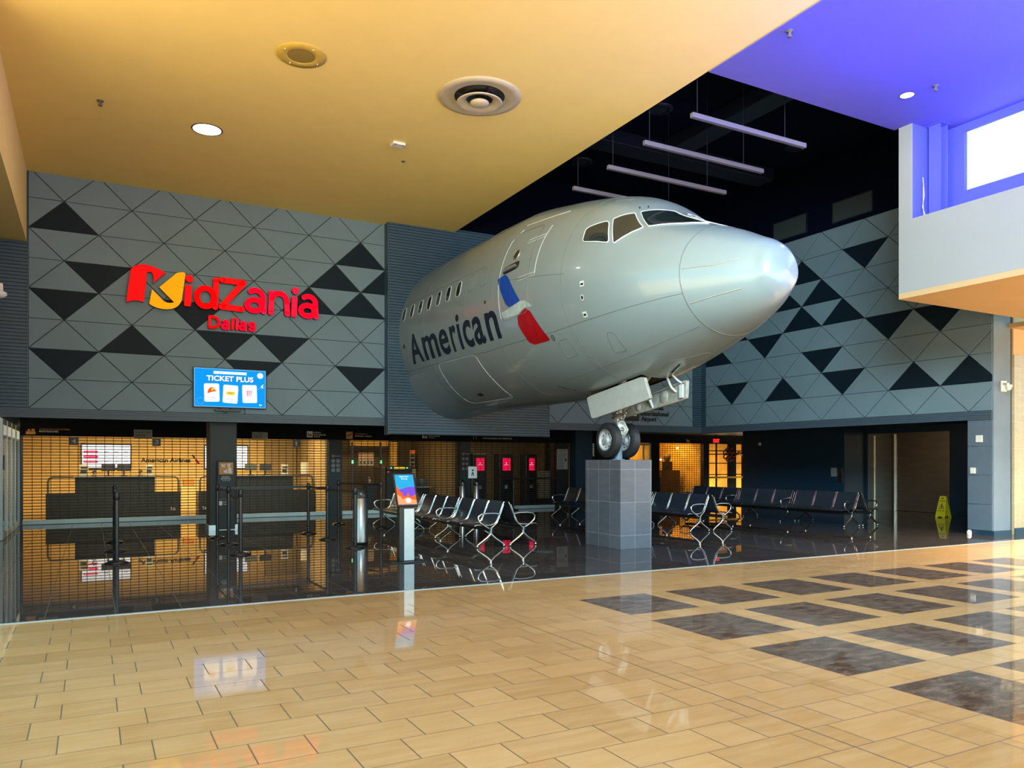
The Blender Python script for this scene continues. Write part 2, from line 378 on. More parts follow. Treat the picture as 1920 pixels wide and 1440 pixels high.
def text(mb, txt, u0, u1, w0, w1, fn, depth=0.0, bold=0.0):
    """text fitted into a box and laid by fn(u, w, offset); extruded when depth > 0"""
    v, f = glyphs(txt, bold); v = fit(v, u0, u1, w0, w1)
    if not depth: return mb.add([fn(a, b, 0) for a, b in v], f, False)
    n = len(v); P = [fn(a, b, 0) for a, b in v] + [fn(a, b, depth) for a, b in v]
    cnt = {}
    for q in f:
        for i in range(len(q)): e = (q[i], q[(i + 1) % len(q)]); cnt[e] = 1
    F = [q for q in f] + [tuple(i + n for i in reversed(q)) for q in f]
    for (a, b) in cnt:
        if (b, a) not in cnt: F.append((a, a + n, b + n, b))
    return mb.add(P, F, False)

def on_back(Y):   # plane facing the camera side, y = Y; offset moves towards the viewer
    return lambda u, w_, o: (u, Y - o, w_)
def on_right(X):  # plane x = X seen from the left: u is world y
    return lambda u, w_, o: (X - o, u, w_)

# ================================================================= setting
YA, XB, YE = 19.24, 17.343, 9.169
PB, RS, TB = 2.743, 0.6343, 1.3046        # panel bottom, row height, triangle base (back wall)
TOP = PB + 8 * RS; ZC = 7.73; ZV = 9.7

m = MB(); m.box(-3.0, 24, -2.5, YE - 0.03, -0.12, 0.0); struct(m.build('floor', 'beige_floor'))
m = MB(); m.box(-3.0, 26, YE + 0.03, 34, -0.12, 0.0); o = struct(m.build('floor_lobby', 'dark_floor')); o.name = 'floor'
m = MB(); m.box(-1.68, 17.3, YE - 0.03, YE + 0.03, -0.10, 0.004); m.box(-1.68, 17.3, YE - 0.006, YE + 0.006, 0.004, 0.006)
struct(m.build('trim_1', 'aluminium'))

# ceilings
m = MB(); m.box(-1.2, 8.5, -1.5, YA, ZC, ZC + 0.02); struct(m.build('ceiling', 'cream_paint'))
m = MB(); m.box(8.5, 13.0, -1.5, YE + .09, ZC - 0.02, ZC + 0.10); m.box(13.0, 14.2, -1.5, YE, ZC - 0.02, ZC + 0.10); struct(m.build('ceiling', 'led_tinted_ceiling'))
m = MB(); m.box(8.4, 18.2, YE - 0.1, YA + 0.3, ZV, ZV + 0.1)
m.box(8.4, 8.5, YE, YA, ZC + 0.14, ZV); m.box(8.5, 13.0, YE - 0.10, YE, ZC + 0.14, ZV)
struct(m.build('ceiling', 'black_void'))
# left bulkhead
m = MB(); m.box(-2.4, -1.2, 12.0, 19.22, 6.24, ZC + 0.12); struct(m.build('trim_2', 'cream_paint'))

# lattice of triangular panels
def lattice(mb, fn, u0, u1, uo, base, dark, gap=0.006, rows=8, th=0.03):
    """panels between u0..u1; vertices of even rows at uo + base*j; dark = set of (kind, row, apex j)"""
    def clip(poly, lo, hi):
        for side, lim in ((1, lo), (-1, hi)):
            out = []
            for i in range(len(poly)):
                a, b = poly[i], poly[(i + 1) % len(poly)]
                ia, ib = side * (a[0] - lim) >= -1e-9, side * (b[0] - lim) >= -1e-9
                if ia: out.append(a)
                if ia != ib:
                    t = (lim - a[0]) / (b[0] - a[0]); out.append((lim, a[1] + t * (b[1] - a[1])))
            poly = out
            if len(poly) < 3: return []
        return poly
    lo_j = int((min(u0, u1) - uo) / base) - 14; hi_j = lo_j + int(abs(u1 - u0) / abs(base)) + 28
    for r in range(rows):
        z0, z1 = PB + r * RS, PB + (r + 1) * RS
        for j2 in range(2 * lo_j, 2 * hi_j):
            j = j2 / 2
            par0 = (j2 % 2 == 0)
            for kind in ('up', 'down'):
                apex_even_row = (r + 1 if kind == 'up' else r) % 2 == 0
                if par0 != apex_even_row: continue
                ua, ul, ur = uo + base * j, uo + base * (j - .5), uo + base * (j + .5)
                if kind == 'up': P = [(ul, z0), (ur, z0), (ua, z1)]
                else: P = [(ul, z1), (ur, z1), (ua, z0)]
                cx = sum(p[0] for p in P) / 3; cz = sum(p[1] for p in P) / 3
                inr = 0.21
                P = [(cx + (p[0] - cx) * (1 - gap / inr), cz + (p[1] - cz) * (1 - gap / inr)) for p in P]
                P = clip(P, min(u0, u1) + gap, max(u0, u1) - gap)
                if not P: continue
                mb.mat(1 if (kind, r, j) in dark else 0); mb.prism(P, fn, 0.0, th)
    mb.mat(0)
def ribs(mb, fn, u0, u1, z0, z1, pitch=0.073, d=0.03):
    n = int((z1 - z0) / pitch); p = (z1 - z0) / n; prof = []
    for i in range(n):
        a = z0 + i * p; prof += [(a, 0.0), (a + p * .16, 0.0), (a + p * .30, d), (a + p * .88, d)]
    prof.append((z1, 0.0)); v = []
    for z, o_ in prof: v += [fn(u0, z, o_), fn(u1, z, o_)]
    mb.add(v, [(2 * i, 2 * i + 1, 2 * i + 3, 2 * i + 2) for i in range(len(prof) - 1)], False)

XA0 = -1.170; XA1 = XA0 + 6 * TB          # left edge and right edge of the sign wall
darkA = {('up', 6, .5), ('down', 4, 1), ('down', 3, .5), ('down', 1, .5), ('up', 2, 1.5), ('down', 2, 3), ('down', 2, 4),
         ('down', 1, 3.5), ('down', 1, 5.5), ('up', 6, 5.5), ('up', 5, 5), ('up', 5, 6), ('up', 4, 5.5), ('up', 4, 4.5), ('down', 3, 2.5)}
m = MB(); lattice(m, on_back(YA), XA0, XA1, XA0, TB, darkA)
lattice(m, on_back(YA), 11.45, 16.95, XA0, TB, set(), rows=4)
m.mat(2).box(-1.7, 17.6, YA + 0.0005, YA + 0.25, PB - 0.02, ZV); m.box(XA0, XA1, YA - 0.004, YA + .001, PB, TOP)
m.mat(3).box(-1.7, 17.5, YA - 0.02, YA + 0.25, TOP, ZV)
struct(m.build('wall_back', ['panel_grey', 'panel_navy', 'joint_dark', 'black_void']))
m = MB(); ribs(m, on_back(YA), -1.68, XA0 - 0.02, PB, 6.24); ribs(m, on_back(YA), 16.95, XB, PB, TOP)
m.box(-1.68, XA0, YA - .005, YA + .001, PB, 6.24); m.box(XA0 - 0.02, XA0 - 0.002, YA - 0.04, YA, PB, ZC)
struct(m.build('trim_3', 'corrugated_blue_grey'))
m = MB(); ribs(m, on_back(18.97), XA1, 11.42, 2.33, TOP); m.box(XA1, 11.42, 18.972, YA - 0.035, 2.33, TOP)
m.box(XA1 - 0.02, XA1, 18.94, YA - .001, 2.31, TOP); m.box(11.42, 11.44, 18.94, YA - .001, 2.31, TOP)
struct(m.build('wall_block', 'corrugated_blue_grey')).name = 'wall_centre'
# band under the panels, back wall
m = MB()
for a, b in ((-1.68, XA1 - .02), (11.44, XB)):
    for i in range(4): m.box(a, b, YA - 0.05 + 0.008 * (i % 2), YA + 0.25, 2.545 + i * 0.05, 2.590 + i * 0.05)
    m.box(a, b, YA - 0.03, YA + 0.24, 2.545, 2.74)
for i in range(4): m.box(XB - 0.05 + 0.008 * (i % 2), XB + 0.3, 9.99, YA, 2.545 + i * 0.05, 2.590 + i * 0.05)
m.box(XB - 0.03, XB + 0.29, 9.995, YA, 2.545, 2.74)
struct(m.build('trim_4', 'band_blue_grey'))

# right wall
YB0, TBB = 18.524, 1.3371
darkB = {('down', 6, 4), ('up', 6, 2.5), ('up', 5, 3), ('up', 5, 2), ('up', 4, 2.5), ('up', 4, 3.5), ('down', 3, 4.5), ('down', 3, 5.5),
         ('down', 3, 1.5), ('up', 4, .5), ('up', 3, 0), ('down', 2, 3), ('down', 1, 3.5), ('down', 1, .5), ('up', 1, 2), ('up', 1, 5), ('up', 1, 6)}
# a row-odd vertex sits half a base on
m = MB()
def lat_right():
    fn = on_right(XB)
    def flip(u, z, o_): return fn(YB0 - (u - 0.0), z, o_)
    lattice(m, flip, YB0 - 19.0, YB0 - 9.99, 0.0, TBB, darkB)
lat_right()
m.mat(2).box(XB + 0.0005, XB + 0.3, 9.99, YA + .2, PB - 0.02, TOP)
m.mat(3).box(XB - 0.02, XB + 0.3, YE - .1, YA, TOP, ZV)
struct(m.build('wall_right', ['panel_grey', 'panel_navy', 'joint_dark', 'black_void']))
m = MB(); ribs(m, on_right(XB), 19.0, YA, PB, TOP); struct(m.build('trim_5', 'corrugated_blue_grey'))
# slate pillar below the right wall, with panel joints and dark skirting
m = MB(); m.box(XB + 0.005, XB + 0.3, 9.99, 10.54, 0, 2.545)
zs = [0.10, 0.675, 1.315, 1.955, 2.54]
for a, b in zip(zs[:-1], zs[1:]): m.box(XB - 0.02, XB + 0.004, 9.995, 10.53, a + .008, b - .008)
m.mat(1).box(XB - 0.025, XB + 0.005, 9.99, 10.54, 0, 0.095)
struct(m.build('wall_right', ['slate_blue_panel', 'navy_wall']))
# pale end pier and tile wall beyond
m = MB(); m.box(XB - 0.0, 17.985, 9.97, 10.3, 0.10, 5.2); m.mat(1).box(XB - .02, 18.0, 9.95, 10.3, 0, 0.10); m.box(17.985, 18.06, 9.99, 10.3, 0, 5.2)
struct(m.build('wall_pier', ['pale_blue_wall', 'navy_wall'])).name = 'wall_end'
m = MB(); m.box(18.06, 26, 9.93, 10.3, 0.0, 4.0); m.mat(1).box(18.06, 26, 9.95, 10.3, 4.0, 5.2); m.mat(2).box(18.06, 26, 9.91, 9.93, 0, .14)
struct(m.build('wall_tiled', ['tan_wall_tile', 'tan_paint', 'navy_wall'])).name = 'wall_far_right'
# left wall with its corrugated edge, open at the glass screens
m = MB(); m.box(-2.2, -1.68, 11.5, 18.9, 0, 6.3); m.box(-2.2, -1.68, 18.9, 24, 2.545, 6.3)
lattice(m, lambda u, z, o_: (-1.68 + o_ * .3, u, z), 12, 19.2, 18.0, TBB, {('up', 2, 0), ('down', 1, .5), ('up', 1, 0), ('up', 1, 1)}, rows=5)
struct(m.build('wall_left', ['slate_blue_panel', 'panel_navy']))

# upper right volume with the clerestory recess
BX = 12.99
m = MB(); SB = 4.58; RZ = 5.99; RD = 13.85; RY = 8.91
m.box(BX, BX + 0.12, -1.5, YE, SB + .1, RZ)                  # wall below the recess
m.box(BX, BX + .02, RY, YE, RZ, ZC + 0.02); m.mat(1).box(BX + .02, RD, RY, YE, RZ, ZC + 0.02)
m.box(BX + .12, RD, -1.5, YE, RZ - 0.1, RZ)                   # sill slab
m.box(RD + .25, RD + .3, -1.5, YE, RZ - .1, ZC + .02)
# back wall of the recess around the windows
wy0, wy1, wz0, wz1 = 7.44, 8.48, 6.50, 7.58
m.box(RD, RD + 0.25, wy1, YE, RZ - .1, ZC + .02); m.box(RD, RD + 0.25, -1.5, wy1, wz1, ZC + .02); m.box(RD, RD + 0.25, -1.5, wy1, RZ - .1, wz0)
m.box(RD, RD + 0.25, 5.1, 5.35, wz0, wz1); m.box(RD, RD + 0.25, -1.5, 3.3, wz0, wz1)
m.mat(0).box(BX + .12, 18.1, YE - 0.04, YE + 0.00, SB + .1, RZ - .1); m.box(RD + .3, 18.1, YE - .04, YE, RZ - .1, ZV); m.box(BX, RD + .3, YE - .04, YE, ZC + .12, ZV)
struct(m.build('wall_upper_right', ['white_paint', 'led_tinted_recess']))
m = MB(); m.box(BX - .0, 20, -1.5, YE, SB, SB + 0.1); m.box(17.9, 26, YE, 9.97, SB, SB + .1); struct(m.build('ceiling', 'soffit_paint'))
# clerestory windows
for i, (a, b) in enumerate(((wy0 + .02, wy1), (5.37, wy0 - .02))):
    f = MB()
    for y0_, y1_, z0_, z1_ in ((a, a + .05, wz0, wz1), (b - .05, b, wz0, wz1), (a + .05, b - .05, wz0, wz0 + .05), (a + .05, b - .05, wz1 - .05, wz1)):
        f.box(RD + 0.08, RD + 0.15, y0_, y1_, z0_, z1_)
    w_ = struct(f.build('window_%d' % (i + 1), 'window_frame_white'))
    p = MB().box(RD + 0.11, RD + 0.12, a + .05, b - .05, wz0 + .05, wz1 - .05); p.build('pane', 'window_daylight', w_)
# column in the recess
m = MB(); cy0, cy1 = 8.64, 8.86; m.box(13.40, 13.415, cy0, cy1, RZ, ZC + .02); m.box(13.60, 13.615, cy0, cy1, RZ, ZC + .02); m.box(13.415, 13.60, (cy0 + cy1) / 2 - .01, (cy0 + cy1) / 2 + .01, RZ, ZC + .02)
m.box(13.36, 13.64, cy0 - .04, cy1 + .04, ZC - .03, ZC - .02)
struct(m.build('trim_6', 'led_tinted_recess'))
# thin cables by the column foot
m = MB(); m.tube([(13.2, 8.84, 6.75), (13.18, 8.80, 6.4), (13.16, 8.82, 6.2), (13.2, 8.78, 5.995)], .006, 5)
m.tube([(13.24, 8.86, 6.6), (13.22, 8.85, 6.3), (13.17, 8.80, 6.0)], .005, 5)
tag(m.build('cable', 'device_white', None, (13.2, 8.8, 6.0)), 'thin white loose cables hanging beside the blue-lit steel column on the clerestory sill', 'cable')

# low ceilings, header and interior walls
SY = 23.4
m = MB(); m.box(-2.0, 30, YA + 0.25, 30, 2.80, 2.95); m.box(17.64, 26, 10.3, YA + .25, 2.80, 2.95); struct(m.build('ceiling', 'navy_wall'))
m = MB(); m.box(-1.6, 16.0, 23.292, 23.45, 2.285, 2.80); struct(m.build('trim_7', 'header_black'))
piers = [(-1.85, -1.56, 'navy_wall'), (6.30, 6.71, 'charcoal_column'), (10.64, 11.02, 'charcoal_column'), (14.34, 14.86, 'black_plastic')]
for i, (a, b, mm) in enumerate(piers):
    m = MB(); m.box(a, b, 23.3, 23.7, 0, 2.80); struct(m.build('trim_%d' % (8 + i), mm))
m = MB(); m.box(14.90, 15.60, 22.9, 23.3, 0, 2.80); struct(m.build('trim_12', 'navy_wall'))
# shop rooms behind the grilles
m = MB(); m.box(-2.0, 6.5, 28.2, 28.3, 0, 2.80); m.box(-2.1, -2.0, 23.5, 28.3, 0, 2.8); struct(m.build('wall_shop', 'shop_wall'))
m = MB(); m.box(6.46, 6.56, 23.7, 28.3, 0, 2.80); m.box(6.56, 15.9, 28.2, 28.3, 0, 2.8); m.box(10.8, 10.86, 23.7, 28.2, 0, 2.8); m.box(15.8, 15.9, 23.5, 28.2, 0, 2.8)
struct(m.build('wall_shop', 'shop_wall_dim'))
# free-standing column by the counters
m = MB(); m.rbox(2.44, 3.06, 19.52, 20.1, 0, 2.80, 0.02); m.mat(1).box(2.425, 3.075, 19.505, 20.115, 0, 0.12)
struct(m.build('trim_13', ['charcoal_column', 'aluminium']))

# elevator lobby
EX = 23.5
m = MB(); m.box(EX, EX + .2, 17.75, 20, 0, 2.8); m.box(EX, EX + .2, 9.9, 14.83, 0, 2.8); m.box(EX, EX + .2, 14.83, 17.75, 2.58, 2.8)
m.box(22.4, EX, 17.85, 22.3, 0, 2.8)
m.box(22.42, 23.5, 17.84, 17.85, 0, 2.8)
m.box(EX + .2, EX + 2.4, 14.6, 14.7, 0, 2.8); m.box(EX + .2, EX + 2.4, 17.9, 18.0, 0, 2.8); m.box(EX + 2.4, EX + 2.5, 14.6, 18.0, 0, 2.8)
struct(m.build('wall_lobby', 'navy_wall'))
area('lobby_fill', (20.0, 15.5, 2.76), (20.6, 15.5, 0), 1.0, 2.2, 26, (1.0, 0.80, 0.55))  # added warm fill without a fitting, brightens the elevator front

lights_int = [((1.2, 25.1, 2.72), 3.6, 1.1, 330, (1.0, 0.70, 0.30)), ((4.6, 25.1, 2.72), 2.2, 1.1, 240, (1.0, 0.70, 0.30)),
              ((8.4, 25.1, 2.72), 2.0, 1.1, 60, (1.0, 0.68, 0.28)), ((12.6, 25.0, 2.72), 2.0, .9, 30, (1.0, 0.75, 0.4)),
              ((22.3, 27.6, 2.70), 1.8, 1.4, 110, (1.0, 0.58, 0.14)), ((19.6, 27.6, 2.70), 1.2, 1.2, 60, (1.0, 0.58, 0.14)), ((25.4, 27.4, 2.70), 1.6, 1.2, 34, (1.0, 0.62, 0.22))]
for i, (l, sx, sy, pw, col) in enumerate(lights_int):
    area('shop_ceiling_light', l, (l[0], l[1] + .3, 0), sx, sy, pw, col)

# ================================================================= aircraft nose section
D = [0,.08,.25,.5,.9,1.35,1.8,2.25,2.6,3.0,3.4,4.0,4.8,5.8,7.2,11.4]
F_TOP = [-.53,-.20,-.035,.09,.29,.475,.665,.90,1.20,1.40,1.52,1.66,1.81,1.96,2.005,2.01]
F_BOT = [-.53,-.75,-.92,-1.06,-1.22,-1.36,-1.50,-1.63,-1.73,-1.82,-1.88,-1.96,-2.01,-2.03,-2.03,-2.03]
F_HW = [.001,.30,.43,.62,.87,1.115,1.315,1.47,1.565,1.65,1.705,1.77,1.83,1.865,1.88,1.88]
F_ZC = [-.53,-.52,-.53,-.51,-.47,-.42,-.37,-.315,-.265,-.215,-.18,-.12,-.06,0,0,0]
FX, FZ, FY = 8.82, 4.905, 7.975
def pchip(xs, ys):
    n = len(xs); hh = [xs[i + 1] - xs[i] for i in range(n - 1)]; dl = [(ys[i + 1] - ys[i]) / hh[i] for i in range(n - 1)]
    mm = [0.0] * n; mm[0] = dl[0]; mm[-1] = dl[-1]
    for i in range(1, n - 1):
        if dl[i - 1] * dl[i] > 0:
            w1 = 2 * hh[i] + hh[i - 1]; w2 = hh[i] + 2 * hh[i - 1]; mm[i] = (w1 + w2) / (w1 / dl[i - 1] + w2 / dl[i])
    def g(x):
        x = min(max(x, xs[0]), xs[-1]); i = 0
        while i < n - 2 and x > xs[i + 1]: i += 1
        t = (x - xs[i]) / hh[i]
        return (2*t**3-3*t**2+1)*ys[i] + (t**3-2*t**2+t)*hh[i]*mm[i] + (-2*t**3+3*t**2)*ys[i+1] + (t**3-t**2)*hh[i]*mm[i+1]
    return g
gT, gB, gW, gZ = [pchip(D, q) for q in (F_TOP, F_BOT, F_HW, F_ZC)]
def fus(d, deg, off=0.0):
    """point on the skin: d metres behind the nose tip, deg round from the right side over the top"""
    a = math.radians(deg); t, b, w_, c = gT(d), gB(d), gW(d), gZ(d); hh = (t - c) if math.sin(a) > 0 else (c - b)
    x, z = w_ * math.cos(a), hh * math.sin(a)
    nx, nz = math.cos(a) / max(w_, .02), math.sin(a) / max(hh, .02); L_ = math.hypot(nx, nz)
    slope = (gW(d + .03) - gW(max(d - .03, 0))) / (.06 if d > .03 else d + .03 + 1e-6)
    ny = -min(max(slope, 0), 3); q = 1 / math.sqrt(1 + ny * ny)
    return (FX + x + off * nx / L_ * q, FY + d + off * ny * q, FZ + c + z + off * nz / L_ * q)
def side_deg(d, z):
    """angle on the left (camera) side for a world height z"""
    t, b, c = gT(d), gB(d), gZ(d); r = z - FZ - c; hh = (t - c) if r > 0 else (c - b)
    s_ = max(-1, min(1, r / hh)); return 180 - math.degrees(math.asin(s_))
def side(u, z, off=0.0): return fus(u, side_deg(u, z), off)

plane = thing('aircraft_nose', (FX, 12.2, 2.35), 'huge silver airliner front fuselage projecting from the ribbed wall above the waiting area', 'airplane')
PO = (FX, 12.2, 2.35)
NR = 168
ds = [0.0005] + [3.0 * (i / 70) ** 1.7 for i in range(1, 71)] + [3.0 + .1 * i for i in range(1, 82)] + [11.12]
m = MB(); rings = []
v = [fus(d, 360 * k / NR) for d in ds for k in range(NR)]; f = []
for i in range(len(ds) - 1):
    for k in range(NR):
        a = math.radians(360 * (k + .5) / NR); dm = (ds[i] + ds[i + 1]) / 2
        if math.sin(a) < 0 and 2.95 < dm < 4.85 and abs(gW(dm) * math.cos(a)) < .37: continue   # wheel bay opening
        f.append((i * NR + k, i * NR + (k + 1) % NR, (i + 1) * NR + (k + 1) % NR, (i + 1) * NR + k))
m.add(v, f, True); m.add([fus(0, 0)] + [v[k] for k in range(NR)], [(0, k + 1, (k + 1) % NR + 1) for k in range(NR)], True)
m.build('fuselage', 'fuselage_paint', plane, PO, merge=False)

def decal(poly_faces, fn, off, mb, step=.08):
    """2-D faces cut into a fine grid then laid on the skin"""
    vs, fs = poly_faces; bm = bmesh.new(); bv = [bm.verts.new((a, b, 0)) for a, b in vs]
    for q in fs:
        try: bm.faces.new([bv[i] for i in q])
        except ValueError: pass
    xs = [a for a, b in vs]; ys = [b for a, b in vs]; st = step if isinstance(step, tuple) else (step, step)
    for ax, lo, hi, s_ in ((0, min(xs), max(xs), st[0]), (1, min(ys), max(ys), st[1])):
        t = lo + s_
        while t < hi:
            bmesh.ops.bisect_plane(bm, geom=bm.verts[:] + bm.edges[:] + bm.faces[:], plane_co=(t, 0, 0) if ax == 0 else (0, t, 0), plane_no=(1, 0, 0) if ax == 0 else (0, 1, 0)); t += s_
    bm.verts.index_update()
    mb.add([fn(v_.co.x, v_.co.y, off) for v_ in bm.verts], [[v_.index for v_ in q.verts] for q in bm.faces], True); bm.free()
def poly(p): return (p, [tuple(range(len(p)))])
def smooth_poly(p, r=.2, n=4):
    """round the corners of a polygon"""
    out = []
    for i in range(len(p)):
        a, b, c = p[i - 1], p[i], p[(i + 1) % len(p)]
        for k in range(n + 1):
            t = k / n; q0 = (b[0] + (a[0] - b[0]) * r * (1 - t), b[1] + (a[1] - b[1]) * r * (1 - t))
            q1 = (b[0] + (c[0] - b[0]) * r * t, b[1] + (c[1] - b[1]) * r * t)
            out.append((q0[0] * (1 - t) + q1[0] * t, q0[1] * (1 - t) + q1[1] * t) if False else ((1-t)**2*(b[0]+(a[0]-b[0])*r)+2*t*(1-t)*b[0]+t*t*(b[0]+(c[0]-b[0])*r), (1-t)**2*(b[1]+(a[1]-b[1])*r)+2*t*(1-t)*b[1]+t*t*(b[1]+(c[1]-b[1])*r)))
    return out
def seam(mb, pts, fn, r=.006, closed=False, n=10, w=5):
    P = []
    L_ = len(pts); rng = range(L_ if closed else L_ - 1)
    for i in rng:
        a, b = pts[i], pts[(i + 1) % L_]
        for k in range(n): P.append(fn(a[0] + (b[0] - a[0]) * k / n, a[1] + (b[1] - a[1]) * k / n, .001))
    if not closed: P.append(fn(*pts[-1], .001))
    mb.tube(P, r, w, closed=closed)

# cockpit windows, left side from measured corners and mirrored for the right side
W_REAR = [(3.02, 157.5), (3.09, 147.5), (2.69, 139.4), (2.44, 156.0), (2.98, 157.9)]
W_MID = [(2.645, 137.4), (2.448, 124.4), (2.081, 133.6), (2.363, 155.2)]
W_FRONT = [(2.42, 120.5), (2.30, 95.0), (1.80, 94.0), (1.42, 99.5), (1.62, 115.0), (2.026, 131.1)]
for mir in (False, True):
    for wp, rr in ((W_REAR[:4], .18), (W_MID, .06), (W_FRONT, .05)):
        P = smooth_poly(wp, rr, 3)
        if mir: P = [(a, 180 - b) for a, b in P]
        P = P if not mir else P[::-1]
        mb = MB(); decal(poly(P), fus, .012, mb, (.06, 3)); g = mb.build('cockpit_window', 'cockpit_glass', plane, PO)
        g['label'] = 'dark cockpit window pane'
        mb = MB(); seam(mb, P, lambda a, b, o: fus(a, b, o + .008), .011, True, 3, 6); mb.build('window_frame', 'fuselage_edge', g, PO)
# passenger windows and two plugged ones
px = [10.73 - .557 * i for i in range(7)]
for i, d0 in enumerate(px + [6.76, 6.19]):
    w2, h2 = (.112, .165) if i < 7 else (.125, .18)
    P = [(d0 + w2 * math.copysign(abs(math.cos(a)) ** .55, math.cos(a)), 5.35 + h2 * math.copysign(abs(math.sin(a)) ** .75, math.sin(a))) for a in [2 * pi * k / 24 for k in range(24)]]
    if i < 7:
        mb = MB(); decal(poly(P), side, .006, mb, .06); g = mb.build('passenger_window', 'cockpit_glass', plane, PO)
        mb = MB(); seam(mb, P, side, .010, True, 1, 5); mb.build('window_rim', 'fuselage_edge', g, PO)
    else:
        mb = MB(); seam(mb, P, side, .005, True, 1, 5); mb.build('window_plug', 'fuselage_seam', plane, PO)
# passenger door with porthole, handle, hinge plates
DP = smooth_poly([(4.50, 6.06), (5.36, 6.06), (5.44, 5.1), (5.42, 4.38), (4.50, 4.36), (4.40, 5.1)], .16, 4)
mb = MB(); seam(mb, DP, side, .008, True, 4); dr = mb.build('boarding_door', 'fuselage_seam', plane, PO)
mb = MB(); seam(mb, [(5.47, 4.4), (5.48, 5.1), (5.42, 5.9), (5.25, 6.12)], side, .006, False, 8); mb.build('door_edge', 'fuselage_edge', dr, PO)
C8 = lambda cx, cz, a, b, n=20: [(cx + a * math.cos(2 * pi * k / n), cz + b * math.sin(2 * pi * k / n)) for k in range(n)]
mb = MB(); decal(poly(C8(5.0, 5.55, .085, .085)), side, .007, mb); mb.build('porthole', 'cockpit_glass', dr, PO)
mb = MB(); seam(mb, C8(5.0, 5.55, .095, .095), side, .012, True, 1); mb.build('porthole_ring', 'aluminium', dr, PO)
mb = MB(); decal(poly(smooth_poly([(4.80, 5.40), (5.34, 5.36), (5.34, 5.21), (4.80, 5.25)], .25, 3)), side, .006, mb)
mb.mat(1); mb.tube([side(5.28, 5.28, .02), side(5.1, 5.29, .035), side(4.9, 5.31, .02)], [.03, .04, .03], 8); mb.build('door_handle', ['black_plastic', 'aluminium'], dr, PO)
mb = MB()
for z in (5.05, 5.78):
    seam(mb, [(4.2, z), (4.75, z)], side, .007); seam(mb, [(4.2, z - .06), (4.75, z - .06)], side, .005)
seam(mb, [(4.22, 5.02), (4.22, 5.95)], side, .006); seam(mb, [(4.1, 6.22), (5.3, 6.24)], side, .007)
mb.build('hinge_plate', 'fuselage_edge', plane, PO)
# radome joint, lightning strips, skin seams
mb = MB(); seam(mb, [(1.16, a) for a in range(0, 361, 6)], fus, .006, False, 2); mb.build('radome_joint', 'fuselage_seam', plane, PO)
for a0, d1, z0, z1 in ((176, .27, 4.51, 4.66), (212, .22, 4.01, 4.19)):
    mb = MB(); seam(mb, [(1.12, a0), (.72, a0 - 4 if a0 < 200 else a0 - 2), (.42, a0 - 14 if a0 < 200 else 209.5)], fus, .008, False, 10); mb.build('lightning_strip', 'aluminium', plane, PO)
for mir in (0, 1):
    mb = MB(); q = (lambda a: 180 - a) if mir else (lambda a: a)
    seam(mb, [(1.16, q(200.7)), (2.5, q(204.5)), (3.9, q(207.5)), (6.5, q(210)), (8, q(208.5)), (11, q(208.5))], fus, .005)
    seam(mb, [(1.24, q(239)), (3.0, q(238)), (4.6, q(240))], fus, .004)
    seam(mb, [(3.35, q(176)), (5.0, q(174)), (5.5, q(173))], fus, .004); seam(mb, [(6.2, q(160)), (11, q(160))], fus, .004)
    mb.build('skin_seam', 'fuselage_seam', plane, PO)
for d_ in (3.42, 5.75, 7.0, 9.3):
    mb = MB(); seam(mb, [(d_, a) for a in range(30, 256, 8)], fus, .0045, False, 2); mb.build('skin_seam', 'fuselage_seam', plane, PO)
mb = MB(); seam(mb, [(3.36, a) for a in range(208, 256, 6)], fus, .005, False, 2); mb.build('skin_strap', 'fuselage_seam', plane, PO)
# access panels
for P in ([(3.9, 3.77), (3.6, 3.79), (3.6, 3.5), (3.92, 3.48)], [(2.68, 3.76), (2.53, 3.76), (2.56, 3.47), (2.80, 3.47)]):
    mb = MB(); seam(mb, smooth_poly(P, .2, 3), side, .005, True, 3); mb.build('access_panel', 'fuselage_seam', plane, PO)
mb = MB(); seam(mb, smooth_poly([(2.56, 262), (2.25, 258), (1.75, 275), (2.0, 290), (2.62, 280)], .3, 3), fus, .006, True, 3); mb.build('access_panel', 'fuselage_seam', plane, PO)
mb = MB(); seam(mb, smooth_poly([(9.0, 3.92), (7.0, 3.90), (6.9, 3.3), (6.95, 3.02), (9.1, 3.02)], .12, 3), side, .006, True, 5); mb.build('cargo_door', 'fuselage_edge', plane, PO)
mb = MB(); decal(poly(C8(8.1, 3.16, .13, .03)), side, .006, mb); mb.build('cargo_latch', 'black_plastic', plane, PO)
# wing root fairing low at the wall
mb = MB(); v = []; f = []; NA, NQ = 24, 12
for i in range(NA):
    a = 212 + i * 3.0
    for j in range(NQ):
        d_ = 9.4 + 1.7 * j / (NQ - 1); t = j / (NQ - 1); e = math.sin(pi * i / (NA - 1)) ** .7
        v.append(fus(d_, a, .003 + .20 * e * t ** 1.3))
for i in range(NA - 1):
    for j in range(NQ - 1): f.append((i * NQ + j, i * NQ + j + 1, (i + 1) * NQ + j + 1, (i + 1) * NQ + j))
mb.add(v, f, True); mb.build('wing_root_fairing', 'fuselage_paint', plane, PO)
mb = MB(); decal(poly(C8(10.68, 4.54, .055, .055)), side, .006, mb); mb.build('drain_port', 'black_plastic', plane, PO)
mb = MB(); decal(poly(C8(6.04, 4.82, .03, .035)), side, .006, mb); mb.build('drain_port', 'black_plastic', plane, PO)
